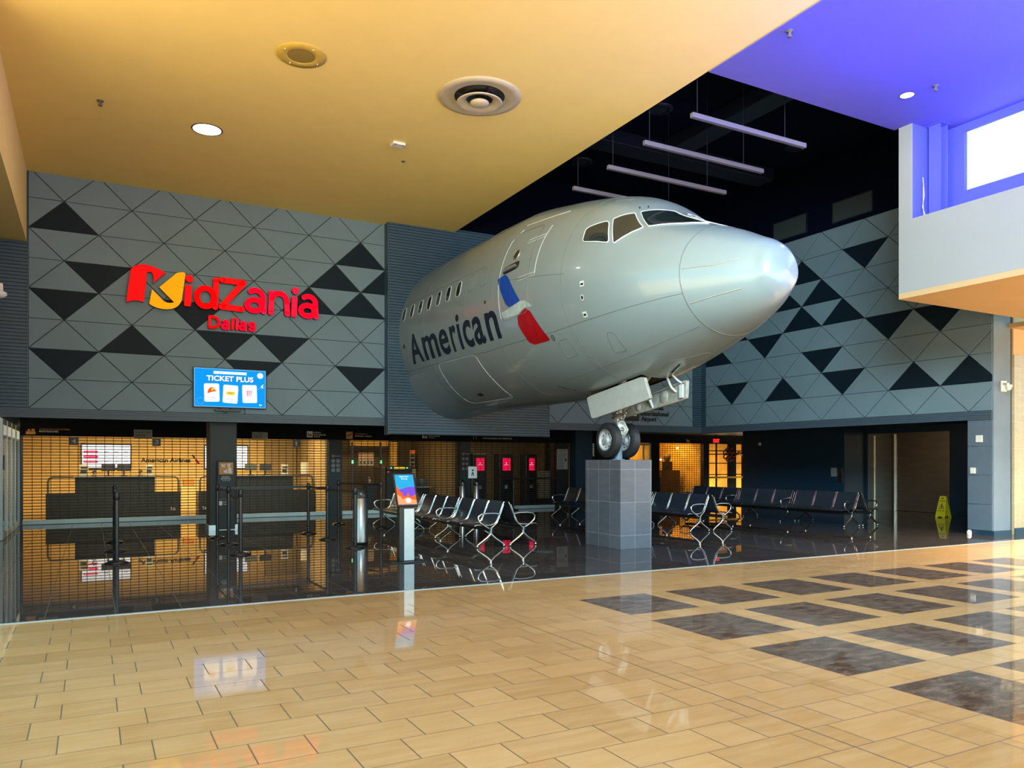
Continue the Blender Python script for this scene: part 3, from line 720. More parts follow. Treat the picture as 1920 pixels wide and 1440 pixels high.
# static ports
for z, sq in ((4.58, 1), (4.36, 0), (4.09, 1)):
    dd_ = 2.89 + (4.58 - z) * .13; mb = MB()
    if sq:
        decal(poly([(dd_ - .05, z - .045), (dd_ + .05, z - .045), (dd_ + .05, z + .045), (dd_ - .05, z + .045)]), side, .006, mb)
        mb.mat(1); decal(poly([(dd_ - .03, z - .022), (dd_ + .03, z - .022), (dd_ + .03, z + .012), (dd_ - .03, z + .012)]), side, .009, mb)
    else:
        decal(poly(C8(dd_, z, .04, .05)), side, .006, mb); mb.mat(1); decal(poly(C8(dd_, z, .024, .032)), side, .009, mb)
    mb.build('static_port', ['fuselage_edge', 'black_plastic'], plane, PO)
# airline name
_gl, _gf = glyphs('American', .012)
def place_text(mb, txt, d_left, d_right, z0, z1, off, bold=0):
    v, f = glyphs(txt, bold); v = fit(v, 0, 1, 0, 1)
    decal(([(d_left + (d_right - d_left) * a, z0 + (z1 - z0) * b) for a, b in v], f), side, off, mb, .09)
cur = {'A': (10.33, 9.52), 'm': (9.42, 8.42), 'e': (8.33, 7.83), 'r': (7.72, 7.40), 'i': (7.27, 7.14), 'c': (7.03, 6.60), 'a': (6.52, 5.98), 'n': (5.84, 5.26)}
seq = [('A', 10.36, 9.62, 4.06, 4.76), ('m', 9.50, 8.60, 4.06, 4.60), ('e', 8.50, 8.00, 4.05, 4.61), ('r', 7.86, 7.55, 4.06, 4.61),
       ('i', 7.47, 7.32, 4.06, 4.80), ('c', 7.20, 6.79, 4.05, 4.61), ('a', 6.72, 6.26, 4.05, 4.61), ('n', 6.12, 5.62, 4.06, 4.61)]
nm = MB()
for ch, a, b, z0, z1 in seq: place_text(nm, ch, a, b, z0, z1, .006, .02)
g = nm.build('airline_lettering', 'logo_navy', plane, PO); g['label'] = 'navy lettering reading American'
# livery emblem: blue, silver and red parts
def side_poly(pts, name, mt, rr=.1):
    mb = MB(); decal(poly(smooth_poly(pts, rr, 3)), side, .006, mb, .07); o = mb.build(name, mt, plane, PO); return o
side_poly([(5.545, 5.175), (5.24, 5.21), (5.12, 5.13), (4.68, 4.60), (5.10, 4.56), (5.21, 4.63)], 'emblem', 'logo_blue')['label'] = 'blue upper part of the livery emblem'
side_poly([(4.555, 4.45), (4.40, 4.37), (4.08, 3.815), (4.60, 3.80), (4.75, 3.86), (4.90, 4.19), (4.86, 4.34)], 'emblem', 'logo_red')['label'] = 'red lower part of the livery emblem'
side_poly([(5.44, 4.50), (5.36, 4.37), (5.22, 4.355), (4.86, 4.36), (4.72, 4.42), (4.56, 4.46), (4.40, 4.45), (4.32, 4.44), (4.40, 4.52), (4.52, 4.585), (4.72, 4.605), (4.98, 4.55)], 'emblem', 'logo_silver')['label'] = 'silver eagle-head middle of the livery emblem'
mb = MB(); decal(poly(C8(3.99, 3.84, .045, .05)), side, .005, mb); mb.mat(1); decal(poly(C8(3.99, 3.84, .034, .038)), side, .007, mb); place_text(mb.mat(0), 'R', 4.01, 3.97, 3.815, 3.865, .009); mb.build('trademark', ['logo_navy', 'fuselage_paint'], plane, PO)
# roof outlines
mb = MB(); seam(mb, smooth_poly([(3.2, 118), (2.85, 112), (2.95, 104), (3.3, 106)], .3, 3), fus, .005, True, 3); mb.build('access_panel', 'fuselage_seam', plane, PO)
for d_, a_ in ((2.5, 118), (2.46, 112), (4.1, 92)):
    mb = MB(); mb.tube([fus(d_, a_, 0), fus(d_, a_, .03)], .012, 6); mb.build('antenna_stub', 'black_plastic', plane, PO)
# belly probe marks
mb = MB(); mb.tube([fus(2.28, 268, .004), fus(2.62, 272, .012)], .014, 6); mb.build('drain_mast', 'black_plastic', plane, PO)
mb = MB(); mb.tube([fus(4.95, 244, .004), fus(4.66, 251, .004)], .012, 6); mb.build('drain_mast', 'black_plastic', plane, PO)

# wheel bay box
bz = FZ - 2.0
mb = MB(); X0, X1, Y0, Y1 = FX - .36, FX + .36, FY + 2.96, FY + 4.84
mb.add([(X0, Y0, bz + .24), (X1, Y0, bz + .24), (X1, Y1, bz + .02), (X0, Y1, bz + .02), (X0, Y0, bz + .8), (X1, Y0, bz + .8), (X1, Y1, bz + .8), (X0, Y1, bz + .8)],
       [(0, 1, 5, 4), (1, 2, 6, 5), (2, 3, 7, 6), (3, 0, 4, 7), (4, 5, 6, 7)], False)
for k in range(5): mb.box(X0 + .005, X0 + .03, Y0 + .15 + k * .36, Y0 + .2 + k * .36, bz + .22, bz + .78); mb.box(X1 - .03, X1 - .005, Y0 + .15 + k * .36, Y0 + .2 + k * .36, bz + .22, bz + .78)
mb.tube([(FX - .3, Y0 + .3, bz + .5), (FX + .3, Y0 + .5, bz + .3)], .03, 8)
mb.build('wheel_bay', 'bay_dark', plane, PO)
# near and far gear doors, hinged along the bay edges, hanging down
def gear_door(x, pts, inward, name, label):
    mb = MB(); P = smooth_poly(pts, .09, 3); fn = lambda u, z, o: (x + o, u, z)
    mb.prism(P, fn, -.012, .012)
    cy = sum(p[0] for p in P) / len(P); cz = sum(p[1] for p in P) / len(P)
    P2 = [(cy + (a - cy) * .95, cz + (b - cz) * .86) for a, b in P]
    n = len(P)
    v = [fn(a, b, inward * .012) for a, b in P] + [fn(a, b, inward * .055) for a, b in P] + [fn(a, b, inward * .055) for a, b in P2] + [fn(a, b, inward * .02) for a, b in P2]
    f = []
    for r in range(3): f += [(r * n + i, r * n + (i + 1) % n, (r + 1) * n + (i + 1) % n, (r + 1) * n + i) for i in range(n)]
    f.append(tuple(range(3 * n, 4 * n)))
    mb.mat(1).add(v, f, False)
    o = mb.build(name, ['door_white' if inward > 0 else 'fuselage_paint', 'door_inner'], plane, PO); o['label'] = label; return o
nd = gear_door(8.43, [(10.80, 3.10), (12.56, 2.86), (12.38, 2.43), (10.62, 2.69)], 1, 'gear_door', 'near white nose gear door')
fd = gear_door(9.22, [(10.55, 3.06), (12.40, 2.72), (12.42, 2.47), (10.57, 2.71)], -1, 'gear_door', 'far nose gear door showing its ribbed inner face')
for y_, z_, r_ in ((11.2, 2.80, .13), (11.95, 2.66, .085)):
    mb = MB(); mb.lathe([(r_, 0), (r_ * .95, .008), (r_ * .6, .03), (.001, .04)], (9.205, y_, z_), 20, 'x'); mb.v = [(9.205 - (p[0] - 9.205), p[1], p[2]) for p in mb.v]; mb.build('pressed_dish', 'door_inner', fd, PO)
mb = MB(); mb.tube([(9.0, 10.95, 3.25), (9.12, 10.9, 2.95), (9.19, 10.85, 2.86)], .022, 8); mb.build('door_actuator', 'fuselage_edge', plane, PO)
mb = MB(); mb.tube([(8.95, 11.45, 3.1), (9.1, 11.5, 2.8), (9.19, 11.5, 2.62)], [.05, .035, .02], 8)
mb.build('door_actuator', 'fuselage_edge', plane, PO)
mb = MB(); mb.tube([(9.19, 10.68, 3.0), (9.10, 10.70, 3.05), (9.0, 10.8, 3.2)], .018, 8); mb.rbox(9.14, 9.205, 10.62, 10.72, 2.74, 2.98, .01); mb.build('door_actuator', 'fuselage_edge', plane, PO)

# nose gear: strut, wheels, light, hoses
GX, GY, HZ = 8.88, 12.17, 2.025
mb = MB(); mb.tube([(GX, 12.0, 3.2), (GX, GY - .01, 2.55)], .075, 16); mb.tube([(GX, GY - .01, 2.56), (GX, GY, 2.40)], .095, 16); mb.tube([(GX, GY, 2.42), (GX, GY, HZ)], .055, 16)
mb.tube([(GX, 11.1, 3.25), (GX, 11.95, 2.62)], .045, 12); mb.tube([(GX - .1, GY, 2.50), (GX + .1, GY, 2.50)], .035, 10)
st = mb.build('gear_strut', 'gear_grey', plane, PO)
mb = MB(); mb.tube([(GX, GY - .08, 2.40), (GX - .02, GY - .26, 2.22), (GX, GY - .08, 2.06)], [.035, .028, .035], 8); mb.tube([(GX + .05, GY - .08, 2.40), (GX + .03, GY - .26, 2.22), (GX + .05, GY - .08, 2.06)], [.03, .025, .03], 8); mb.build('torque_link', 'gear_grey', st, PO)
mb = MB(); mb.tube([(GX - .33, GY, HZ), (GX + .33, GY, HZ)], .035, 12); mb.build('axle', 'gear_grey', st, PO)
for sx in (-1, 1):
    cx = GX + sx * .215
    prof = [(.19, -.085), (.235, -.098), (.29, -.088), (.322, -.062)]
    for q in range(5):
        zc_ = -.05 + q * .025; prof += [(.333, zc_ - .009), (.333, zc_ + .005), (.326, zc_ + .008), (.326, zc_ + .014)]
    prof += [(.322, .062 + .012), (.29, .088), (.235, .098), (.19, .085)]
    mb = MB(); mb.lathe(prof, (cx, GY, HZ), 56, 'x'); wl = mb.build('tyre', 'rubber', plane, PO)
    wl['label'] = 'black grooved nose wheel tyre'
    mb = MB(); mb.lathe([(.198, -.088), (.205, -.095), (.200, -.080), (.185, -.055), (.12, -.040), (.07, -.045), (.062, -.075), (.04, -.082), (.001, -.082)], (cx, GY, HZ), 40, 'x')
    mb.lathe([(.198, .088), (.205, .095), (.200, .080), (.185, .055), (.12, .040), (.07, .045), (.062, .075), (.001, .08)], (cx, GY, HZ), 40, 'x')
    rm = mb.build('wheel_rim', 'wheel_rim', wl, PO)
    for k in range(9):
        a = 2 * pi * k / 9
        for s_ in (-1, 1): MB().lathe([(.001, -.004), (.014, -.004), (.014, .004), (.001, .004)], (cx + s_ * .050, GY + .135 * math.cos(a), HZ + .135 * math.sin(a)), 8, 'x').build('wheel_bolt', 'black_plastic', wl, PO)
    for s_ in (-1, 1): MB().lathe([(.001, -.008), (.036, -.008), (.036, .006), (.001, .006)], (cx + s_ * .085, GY, HZ), 14, 'x').build('hub_cap', 'black_plastic', wl, PO)
mb = MB(); mb.lathe([(.001, .06), (.05, .05), (.088, 0), (.092, -.04), (.08, -.05), (.07, -.035)], (GX - .05, GY - .16, 2.30), 28, 'y')
lt = mb.build('taxi_light', 'fuselage_edge', plane, PO)
mb = MB(); mb.lathe([(.072, -.036), (.05, -.046), (.001, -.052)], (GX - .05, GY - .16, 2.30), 24, 'y'); mb.build('light_lens', 'aluminium', lt, PO)
mb = MB(); mb.tube([(GX, GY, 2.33), (GX - .05, GY - .12, 2.30)], .03, 8); mb.rbox(GX - .1, GY * 0 + GX + .02, GY - .2, GY - .1, 2.12, 2.2, .008); mb.build('light_bracket', 'gear_grey', lt, PO)
for k in range(16):
    a = random.uniform(0, 2 * pi); r0 = random.uniform(.05, .11)
    p0 = (GX - .03 + r0 * math.cos(a), GY + r0 * math.sin(a) - .04, 2.42 + random.uniform(-.05, .05))
    p3 = (GX + random.uniform(-.22, .10), GY - random.uniform(.05, .30), random.uniform(2.44, 2.60))
    p1 = ((p0[0] + p3[0]) / 2 + random.uniform(-.08, .08), (p0[1] + p3[1]) / 2, max(p0[2], p3[2]) + random.uniform(-.02, .07))
    mb = MB(); mb.tube([p0, p1, p3], random.choice([.010, .013, .018]), 6); mb.build('hose', random.choice(['hose_dark', 'gear_grey']), plane, PO)

# tiled pedestal carrying the gear post
mb = MB(); mb.rbox(8.52, 9.24, 11.6, 12.75, 0, 1.65, .004); pd = mb.build('pedestal', 'pedestal_tile', None, (8.88, 12.17, 0))
tag(pd, 'square pillar clad in grey stone tiles standing under the nose wheels', 'pedestal')
mb = MB(); mb.tube([(GX, GY, 1.65), (GX, GY, HZ - .045)], .085, 20); mb.lathe([(.13, 1.651), (.13, 1.667), (.085, 1.667)], (GX, GY, 0), 20)
tag(mb.build('support_post', 'post_blue', None, (GX, GY, 1.65)), 'short blue-grey steel post between pedestal top and nose wheels', 'post')

# ================================================================= illuminated sign
sg = thing('wall_sign', (2.8, 19.1, 5.0), 'large red and amber illuminated KidZania Dallas sign on the triangle-panelled wall', 'sign'); SO = (2.8, 19.1, 5.0)
def sign_poly(pts, face, name='emblem'):
    mb = MB(); fn = on_back(19.2); mb.mat(1).prism(pts, fn, 0.0, .10); mb.mat(0).prism(pts, fn, .1005, .115); return mb.build(name, [face, 'sign_return'], sg, SO)
def arc(p0, p1, p2, n=8): return [((1-t)**2*p0[0]+2*t*(1-t)*p1[0]+t*t*p2[0], (1-t)**2*p0[1]+2*t*(1-t)*p1[1]+t*t*p2[1]) for t in [k / n for k in range(n + 1)]]
RED = arc((.761, 5.86), (.84, 5.985), (1.009, 5.998)) + arc((1.03, 5.998), (1.27, 5.985), (1.461, 5.853)) + arc((1.40, 5.80), (1.28, 5.69), (1.206, 5.586))[0:] \
    + arc((1.212, 5.60), (1.235, 5.80), (1.17, 5.842), 6) + [(1.11, 5.846), (1.08, 5.83)] + [(1.06, 5.52), (1.012, 5.163)] + arc((1.0, 5.16), (.84, 5.225), (.69, 5.13), 5) + [(.672, 5.15), (.707, 5.45)]
YEL = [(1.184, 5.458), (1.406, 5.238)] + arc((1.43, 5.215), (1.53, 5.17), (1.64, 5.215), 4) + [(1.334, 5.523), (1.686, 5.879)] + arc((1.70, 5.885), (1.86, 5.95), (1.876, 5.88), 5) + [(1.838, 5.60)] \
    + arc((1.80, 5.30), (1.74, 5.05), (1.44, 5.045), 8) + arc((1.40, 5.045), (1.22, 5.06), (1.129, 5.139), 4)
sign_poly(RED, 'sign_red')['label'] = 'red left half of the K emblem'; sign_poly(YEL, 'sign_amber')['label'] = 'amber right half of the K emblem'
def ell(cx, cz, a, b, t0, t1, n=22): return [(cx + a * math.cos(math.radians(t0 + (t1 - t0) * k / n)), cz + b * math.sin(math.radians(t0 + (t1 - t0) * k / n))) for k in range(n + 1)]
def strokes(ch, x0, x1, z0, z1, t):
    """round-ended strokes (centre lines) of a rounded sans letter filling the box"""
    h_ = t / 2; a, b, c, d = x0 + h_, x1 - h_, z0 + h_, z1 - h_; mx = (a + b) / 2; H_ = d - c; W_ = b - a
    if ch == 'n': return [[(a, c), (a + .02, d)], ell(a + W_ * .52, d - W_ * .50, W_ * .46, W_ * .50, 165, 0) + [(b + .005, c)]]
    if ch == 'a': return [ell(mx, d - W_ * .42, W_ * .46, W_ * .42, 128, 0) + [(b, c)], ell(a + W_ * .44, c + H_ * .27, W_ * .44, H_ * .27, 0, 360, 30), [(b - .02, c + H_ * .50), (a + W_ * .44, c + H_ * .54)]]
    if ch == 'd': return [[(b + .02, d), (b, c)], ell(a + W_ * .47, c + H_ * .33, W_ * .47, H_ * .33, 0, 360, 34)]
    if ch == 'Z': return [[(a + .02, d), (b + .02, d - .02), (a, c + .02), (b - .02, c)]]
    if ch == 'l': return [[(mx + .01, d), (mx, c)]]
    if ch == 'D': return [[(a, c), (a, d), (a + W_ * .35, d)] + ell(a + W_ * .35, (c + d) / 2, W_ * .65, H_ / 2, 90, -90) + [(a, c)]]
    if ch == 's': return [ell(mx, d - H_ * .25, W_ * .46, H_ * .25, 30, 250, 14) + ell(mx, c + H_ * .25, W_ * .46, H_ * .25, 70, -150, 14)]
def sign_letter(ch, x0, x1, z0, z1, face, bold=0):
    mb = MB(); fn = on_back(19.2); P = []
    if ch == 'i':
        P = [smooth_poly([(x0, z0), (x1 - .045, z0), (x1 - .015, z1 - .24), (x0 + .02, z1 - .24)], .13, 4), C8((x0 + x1) / 2 + .02, z1 - .09, .082, .085, 24)]
    else:
        t = .125 if z1 - z0 > .4 else .062
        if ch == 'Z': t = .135
        for ln in strokes(ch, x0, x1, z0, z1, t):
            for k in range(len(ln) - 1):
                (ax, az), (bx, bz) = ln[k], ln[k + 1]; L_ = math.hypot(bx - ax, bz - az)
                if L_ < 1e-6: continue
                nx, nz = -(bz - az) / L_ * t / 2, (bx - ax) / L_ * t / 2
                P.append([(ax + nx, az + nz), (ax - nx, az - nz), (bx - nx, bz - nz), (bx + nx, bz + nz)])
            for q in ln: P.append(C8(q[0], q[1], t / 2, t / 2, 14))
    for q in P: mb.mat(1).prism(q, fn, 0, .1); mb.mat(0).prism(q, fn, .1005, .115)
    return mb.build('letter', [face, 'sign_return'], sg, SO)
for ch, x0, x1, z0, z1, fc in (('i', 1.845, 2.035, 5.155, 5.875, 'sign_red'), ('d', 2.055, 2.575, 5.125, 5.885, 'sign_red'), ('Z', 2.585, 3.19, 5.13, 5.905, 'sign_red'),
        ('a', 3.16, 3.66, 5.125, 5.735, 'sign_red_pinked'), ('n', 3.70, 4.21, 5.12, 5.72, 'sign_red_pinked'), ('i', 4.24, 4.415, 5.12, 5.85, 'sign_red_pinked'), ('a', 4.41, 4.905, 5.11, 5.715, 'sign_red_pinked'),
        ('D', 2.36, 2.625, 4.69, 4.995, 'sign_red'), ('a', 2.64, 2.83, 4.685, 4.92, 'sign_red_pinked'), ('l', 2.86, 2.93, 4.695, 4.985, 'sign_red'), ('l', 2.955, 3.025, 4.695, 4.985, 'sign_red_pinked'),
        ('a', 3.03, 3.215, 4.69, 4.925, 'sign_red_pinked'), ('s', 3.235, 3.43, 4.69, 4.925, 'sign_red_pinked')):
    sign_letter(ch, x0, x1, z0, z1, fc, .035)

# ---------------------------------------------------------------- wall television
tv = thing('television', (2.85, 19.1, 2.88), 'wall television showing a blue TICKET PLUS advert under the red sign', 'television'); TO = (2.85, 19.1, 2.88)
mb = MB(); mb.rbox(2.04, 3.665, 19.11, 19.19, 2.87, 3.795, .008); mb.box(2.6, 3.1, 19.19, 19.21, 3.1, 3.6); mb.build('screen_housing', 'black_satin', tv, TO)
MT = ['tv_blue', 'tv_white', 'tv_navy', 'tv_sky', 'tv_orange', 'tv_yellow', 'tv_pink']
mb = MB(); P0 = on_back(19.108); lay = lambda k: (lambda u, z, o: (u, 19.108 - .0008 * k - o, z))
R4 = lambda a, b, c, d: [(a, c), (b, c), (b, d), (a, d)]
def flat(pts, k): mb.add([lay(k)(a, b, 0) for a, b in pts], [tuple(range(len(pts)))], False)
mb.mat(3); flat(R4(2.06, 3.645, 2.89, 3.775), 0); mb.mat(0); flat(R4(2.072, 3.633, 2.902, 3.763), 1)
mb.mat(1); flat([(2.47, 3.715), (3.22, 3.715), (3.20, 3.685), (3.22, 3.655), (2.47, 3.655), (2.49, 3.685)], 2)
mb.mat(2); text(mb, 'Upgrade Your KidZania Experience', 2.56, 3.13, 3.668, 3.702, lay(3))
text(mb, 'TICKET PLUS', 2.338, 3.378, 3.478, 3.603, lay(2), 0, .03); mb.mat(1); text(mb, 'TICKET PLUS', 2.325, 3.365, 3.488, 3.612, lay(3), 0, .03)
flat(C8(3.52, 3.655, .068, .068), 2); mb.mat(2); text(mb, '$5+', 3.495, 3.545, 3.66, 3.69, lay(3)); text(mb, 'PER PERSON', 3.475, 3.565, 3.628, 3.645, lay(3))
def card(cx, cz, a, k=2):
    ca, sa = math.cos(a), math.sin(a); P = smooth_poly(R4(-.165, .165, -.21, .21), .10, 3); flat([(cx + x * ca - z * sa, cz + x * sa + z * ca) for x, z in P], k)
mb.mat(1); card(2.44, 3.215, .03); card(2.85, 3.195, -.05); card(3.28, 3.215, .03)
mb.mat(4); flat([(2.345, 3.215), (2.37, 3.30), (2.43, 3.345), (2.48, 3.335), (2.52, 3.27), (2.56, 3.255), (2.45, 3.235), (2.35, 3.195)], 3); mb.mat(5); flat(C8(2.455, 3.295, .032, .032), 4)
flat(smooth_poly(R4(2.755, 2.948, 3.175, 3.255), .2, 3), 3); mb.mat(2); text(mb, 'FREE', 2.80, 2.90, 3.20, 3.232, lay(4))
mb.mat(6)
for k in range(4): flat([(3.215 + k * .034, 3.30), (3.233 + k * .034, 3.30), (3.232 + k * .026, 3.155), (3.218 + k * .028, 3.155)], 3)
mb.mat(2)
for s_, a, b, z in (('Fire Station', 2.36, 2.53, 3.085), ('VIP Pass', 2.39, 2.50, 3.04), ('Free Firefighter', 2.74, 2.96, 3.06), ('Training', 2.79, 2.91, 3.015), ('Popcorn', 3.215, 3.345, 3.05)): text(mb, s_, a, b, z, z + .03, lay(4))
mb.mat(1); text(mb, 'kz', 3.50, 3.56, 2.945, 2.985, lay(3), 0, .02); flat([(3.53, 3.40), (3.60, 3.46), (3.575, 3.39), (3.61, 3.37), (3.57, 3.375), (3.55, 3.34), (3.56, 3.385)], 3)
for k in range(12):
    a = 2 * pi * k / 12; flat(C8(2.20 + .075 * math.cos(a), 3.02 + .075 * math.sin(a), .005, .005, 6), 2)
for k in range(9): flat(C8(2.62 + (k * .1 if k < 3 else k * .1 + .02), 3.24 + .012 * k, .004, .004, 6), 1.5)
for k in range(5): flat(C8(3.47 + k * .018, 3.33 + k * .014, .004, .004, 6), 3)
mb.build('picture', MT, tv, TO)
mb = MB(); mb.rbox(2.51, 3.09, 19.09, 19.19, 2.79, 2.835, .006); sb = mb.build('soundbar', 'black_plastic', None, (2.8, 19.15, 2.79)); tag(sb, 'slim black soundbar mounted below the blue wall television', 'soundbar')
mb = MB(); mb.tube([(3.17, 19.19, 2.868), (3.19, 19.17, 2.82), (3.17, 19.17, 2.79), (3.20, 19.17, 2.755)], .008, 5); tag(mb.build('cable', 'black_plastic', None, (3.18, 19.18, 2.76)), 'short black cable dangling below the right end of the wall television', 'cable')
# airport sign on the right part of the back wall
mb = MB(); fn = on_back(19.205); fo = lambda u, z, o: (u, 19.2 - o, z)
a_s = thing('wall_sign', (14.9, 19.2, 2.88), 'black International Airport wall sign partly hidden behind the nose gear doors', 'sign')
ao = (14.9, 19.2, 2.88)
mb.mat(0); text(mb, 'KidZania', 14.88, 15.75, 3.23, 3.38, fo, .02, .02); text(mb, 'International', 14.87, 15.95, 3.04, 3.19, fo, .02, .02); text(mb, 'Airport', 14.88, 15.47, 2.83, 3.02, fo, .02, .02); mb.build('lettering', 'ink_dark', a_s, ao)
mb = MB(); mb.rbox(14.24, 14.80, 19.17, 19.205, 2.87, 3.42, .02); mb.build('logo_plate', 'ink_dark', a_s, ao)
mb = MB(); text(mb, 'kz', 14.34, 14.70, 3.02, 3.28, lambda u, z, o: (u, 19.168 - o, z), .004, .03); mb.build('logo_mark', 'paper_white', a_s, ao)

# ================================================================= ceiling fittings
def disc_thing(name, x, y, z, prof, mt, label, cat, group=None):
    o = MB().lathe(prof, (x, y, z), 40).build(name, mt, None, (x, y, z)); tag(o, label, cat, group); return o
# loudspeaker
s_ = thing('ceiling_speaker', (2.78, 11.82, ZC), 'round ochre loudspeaker grille in the cream ceiling', 'speaker'); o_ = (2.78, 11.82, ZC)
MB().lathe([(.37, 0), (.365, -.012), (.22, -.02), (.205, -.012)], (2.78, 11.82, ZC), 48).build('rim', 'speaker_ochre', s_, o_)
MB().lathe([(.206, -.012), (.15, -.016), (.001, -.018)], (2.78, 11.82, ZC), 40).build('grille', 'speaker_mesh', s_, o_)
mb = MB()
for k in range(4): mb.lathe([(.001, -.028), (.012, -.024), (.012, -.012)], (2.78 + .29 * math.cos(k * pi / 2 + .4), 11.82 + .29 * math.sin(k * pi / 2 + .4), ZC), 8)
mb.build('screws', 'device_white', s_, o_)
# round air diffuser: nested cones
VX, VY = 5.72, 11.74
s_ = thing('air_diffuser', (VX, VY, ZC), 'large round metal air diffuser with nested rings in the cream ceiling', 'air vent'); o_ = (VX, VY, ZC)
MB().lathe([(.70, 0), (.69, -.02), (.62, -.035), (.57, -.03), (.46, -.004), (.43, -.001)], (VX, VY, ZC), 56).build('outer_ring', 'vent_metal', s_, o_)
MB().lathe([(.425, -.001), (.24, -.0015), (.001, -.002)], (VX, VY, ZC), 48).build('throat', 'black_plastic', s_, o_)
MB().lathe([(.22, -.04), (.24, -.075), (.36, -.115), (.385, -.105), (.37, -.095), (.26, -.06), (.24, -.03)], (VX, VY, ZC), 48).build('middle_ring', 'vent_metal', s_, o_)
MB().lathe([(.001, -.155), (.10, -.15), (.155, -.125), (.16, -.10), (.09, -.06), (.001, -.06)], (VX, VY, ZC), 40).build('centre_cone', 'vent_metal', s_, o_)
mb = MB().lathe([(.215, -.05), (.16, -.015), (.001, -.012)], (VX, VY, ZC), 40); mb.box(VX - .42, VX + .42, VY - .01, VY + .01, -.05 + ZC, -.03 + ZC); mb.box(VX - .01, VX + .01, VY - .42, VY + .42, ZC - .05, ZC - .03); mb.build('damper', 'black_plastic', s_, o_)
def downlight(x, y, z, r, label, power=0):
    s_ = thing('downlight', (x, y, z), label, 'ceiling light'); o_ = (x, y, z)
    MB().lathe([(r * 1.12, 0), (r * 1.1, -.008), (r, -.006)], o_, 36).build('trim_ring', 'black_satin', s_, o_)
    MB().lathe([(r, -.004), (.001, -.005)], o_, 36).build('lens', 'downlight_lens', s_, o_)
    if power:
        l = bpy.data.lights.new('downlight_glow', 'AREA'); l.shape = 'DISK'; l.size = r * 1.6; l.energy = power; l.color = (1, .93, .82)
        q = bpy.data.objects.new('downlight_glow', l); C.objects.link(q); q.location = (x, y, z - .02)
downlight(1.87, 15.28, ZC, .245, 'round glowing white downlight in the cream ceiling', 25)
downlight(11.93, 8.27, ZC - .02, .105, 'small glowing downlight in the blue-lit ceiling', 15)
def sprinkler(x, y, z, label):
    s_ = MB().lathe([(.055, 0), (.05, -.012), (.02, -.015), (.018, -.05), (.008, -.06), (.008, -.075), (.035, -.078), (.035, -.085), (.001, -.088)], (x, y, z), 16)
    s_.tube([(x - .018, y, z - .03), (x - .03, y, z - .055), (x - .008, y, z - .078)], .005, 5); s_.tube([(x + .018, y, z - .03), (x + .03, y, z - .055), (x + .008, y, z - .078)], .005, 5)
    tag(s_.build('sprinkler', 'hose_dark', None, (x, y, z)), label, 'sprinkler')
sprinkler(.128, 14.92, ZC, 'small fire sprinkler left of the downlight in the cream ceiling')
sprinkler(8.70, 7.83, ZC - .02, 'small fire sprinkler in the blue-lit ceiling close to the cream edge')
sprinkler(12.04, 7.84, ZC - .02, 'small fire sprinkler right of the small downlight in the blue-lit ceiling')
mb = MB(); mb.rbox(5.05, 5.30, 14.10, 14.30, ZC - .055, ZC, .015); sd = mb.build('smoke_detector', 'device_white', None, (5.17, 14.2, ZC)); tag(sd, 'small white rectangular detector on the cream ceiling near the corner edge', 'detector')
mb = MB()
for a in (5.10, 5.25): mb.lathe([(.001, -.066), (.014, -.06), (.014, -.05)], (a, 14.12, ZC), 10)
mb.build('sensor_eyes', 'black_plastic', sd, (5.17, 14.2, ZC))
tag(MB().lathe([(.045, 0), (.04, -.008), (.001, -.01)], (5.58, 15.0, ZC), 16).build('ceiling_sensor', 'hose_dark', None, (5.58, 15.0, ZC)), 'tiny dark round sensor dot behind the white detector in the cream ceiling', 'sensor')
# pendant tubes in the black void
names = ['nearest the camera, highest in the photo', 'second from the camera', 'third from the camera', 'farthest back']
for i, (y, x0, x1) in enumerate(((9.68, 8.52, 11.13), (10.91, 8.52, 11.38), (12.14, 8.62, 11.60), (13.41, 8.66, 11.65))):
    zt = 7.17; s_ = thing('pendant_light', ((x0 + x1) / 2, y, zt), 'long pale unlit tube pendant under the black ceiling, ' + names[i], 'pendant light', 'tube pendants in the black void'); o_ = ((x0 + x1) / 2, y, zt)
    MB().rbox(x0, x1, y - .04, y + .04, zt, zt + .08, .01).build('tube', 'pendant_tube', s_, o_)
    for xx in (x0 + .12, x1 - .5): MB().tube([(xx, y, zt + .08), (xx, y, ZV)], .006, 5).build('suspension_wire', 'black_duct', s_, o_)
for i, (x, y, lb) in enumerate(((11.45, 14.07, 'first behind the cream edge'), (11.6, 17.55, 'deepest, above the aircraft roof'), (15.9, 14.1, 'right of the pendants'))):
    tag(MB().lathe([(.30, 0), (.29, -.03), (.2, -.05), (.18, -.02), (.12, -.05), (.001, -.06)], (x, y, ZV), 32).build('ceiling_diffuser', 'black_duct', None, (x, y, ZV)), 'faint round black diffuser in the black ceiling, ' + lb, 'air vent', 'black ceiling diffusers')
mb = MB(); mb.rbox(9.0, 16.5, 15.4, 16.0, ZV - .35, ZV - .02, .02); mb.rbox(12.6, 13.2, 9.6, 15.4, ZV - .35, ZV - .02, .02); tag(mb.build('air_duct', 'black_duct', None, (12.9, 15.4, ZV)), 'dark rectangular air duct crossing under the black ceiling', 'duct')
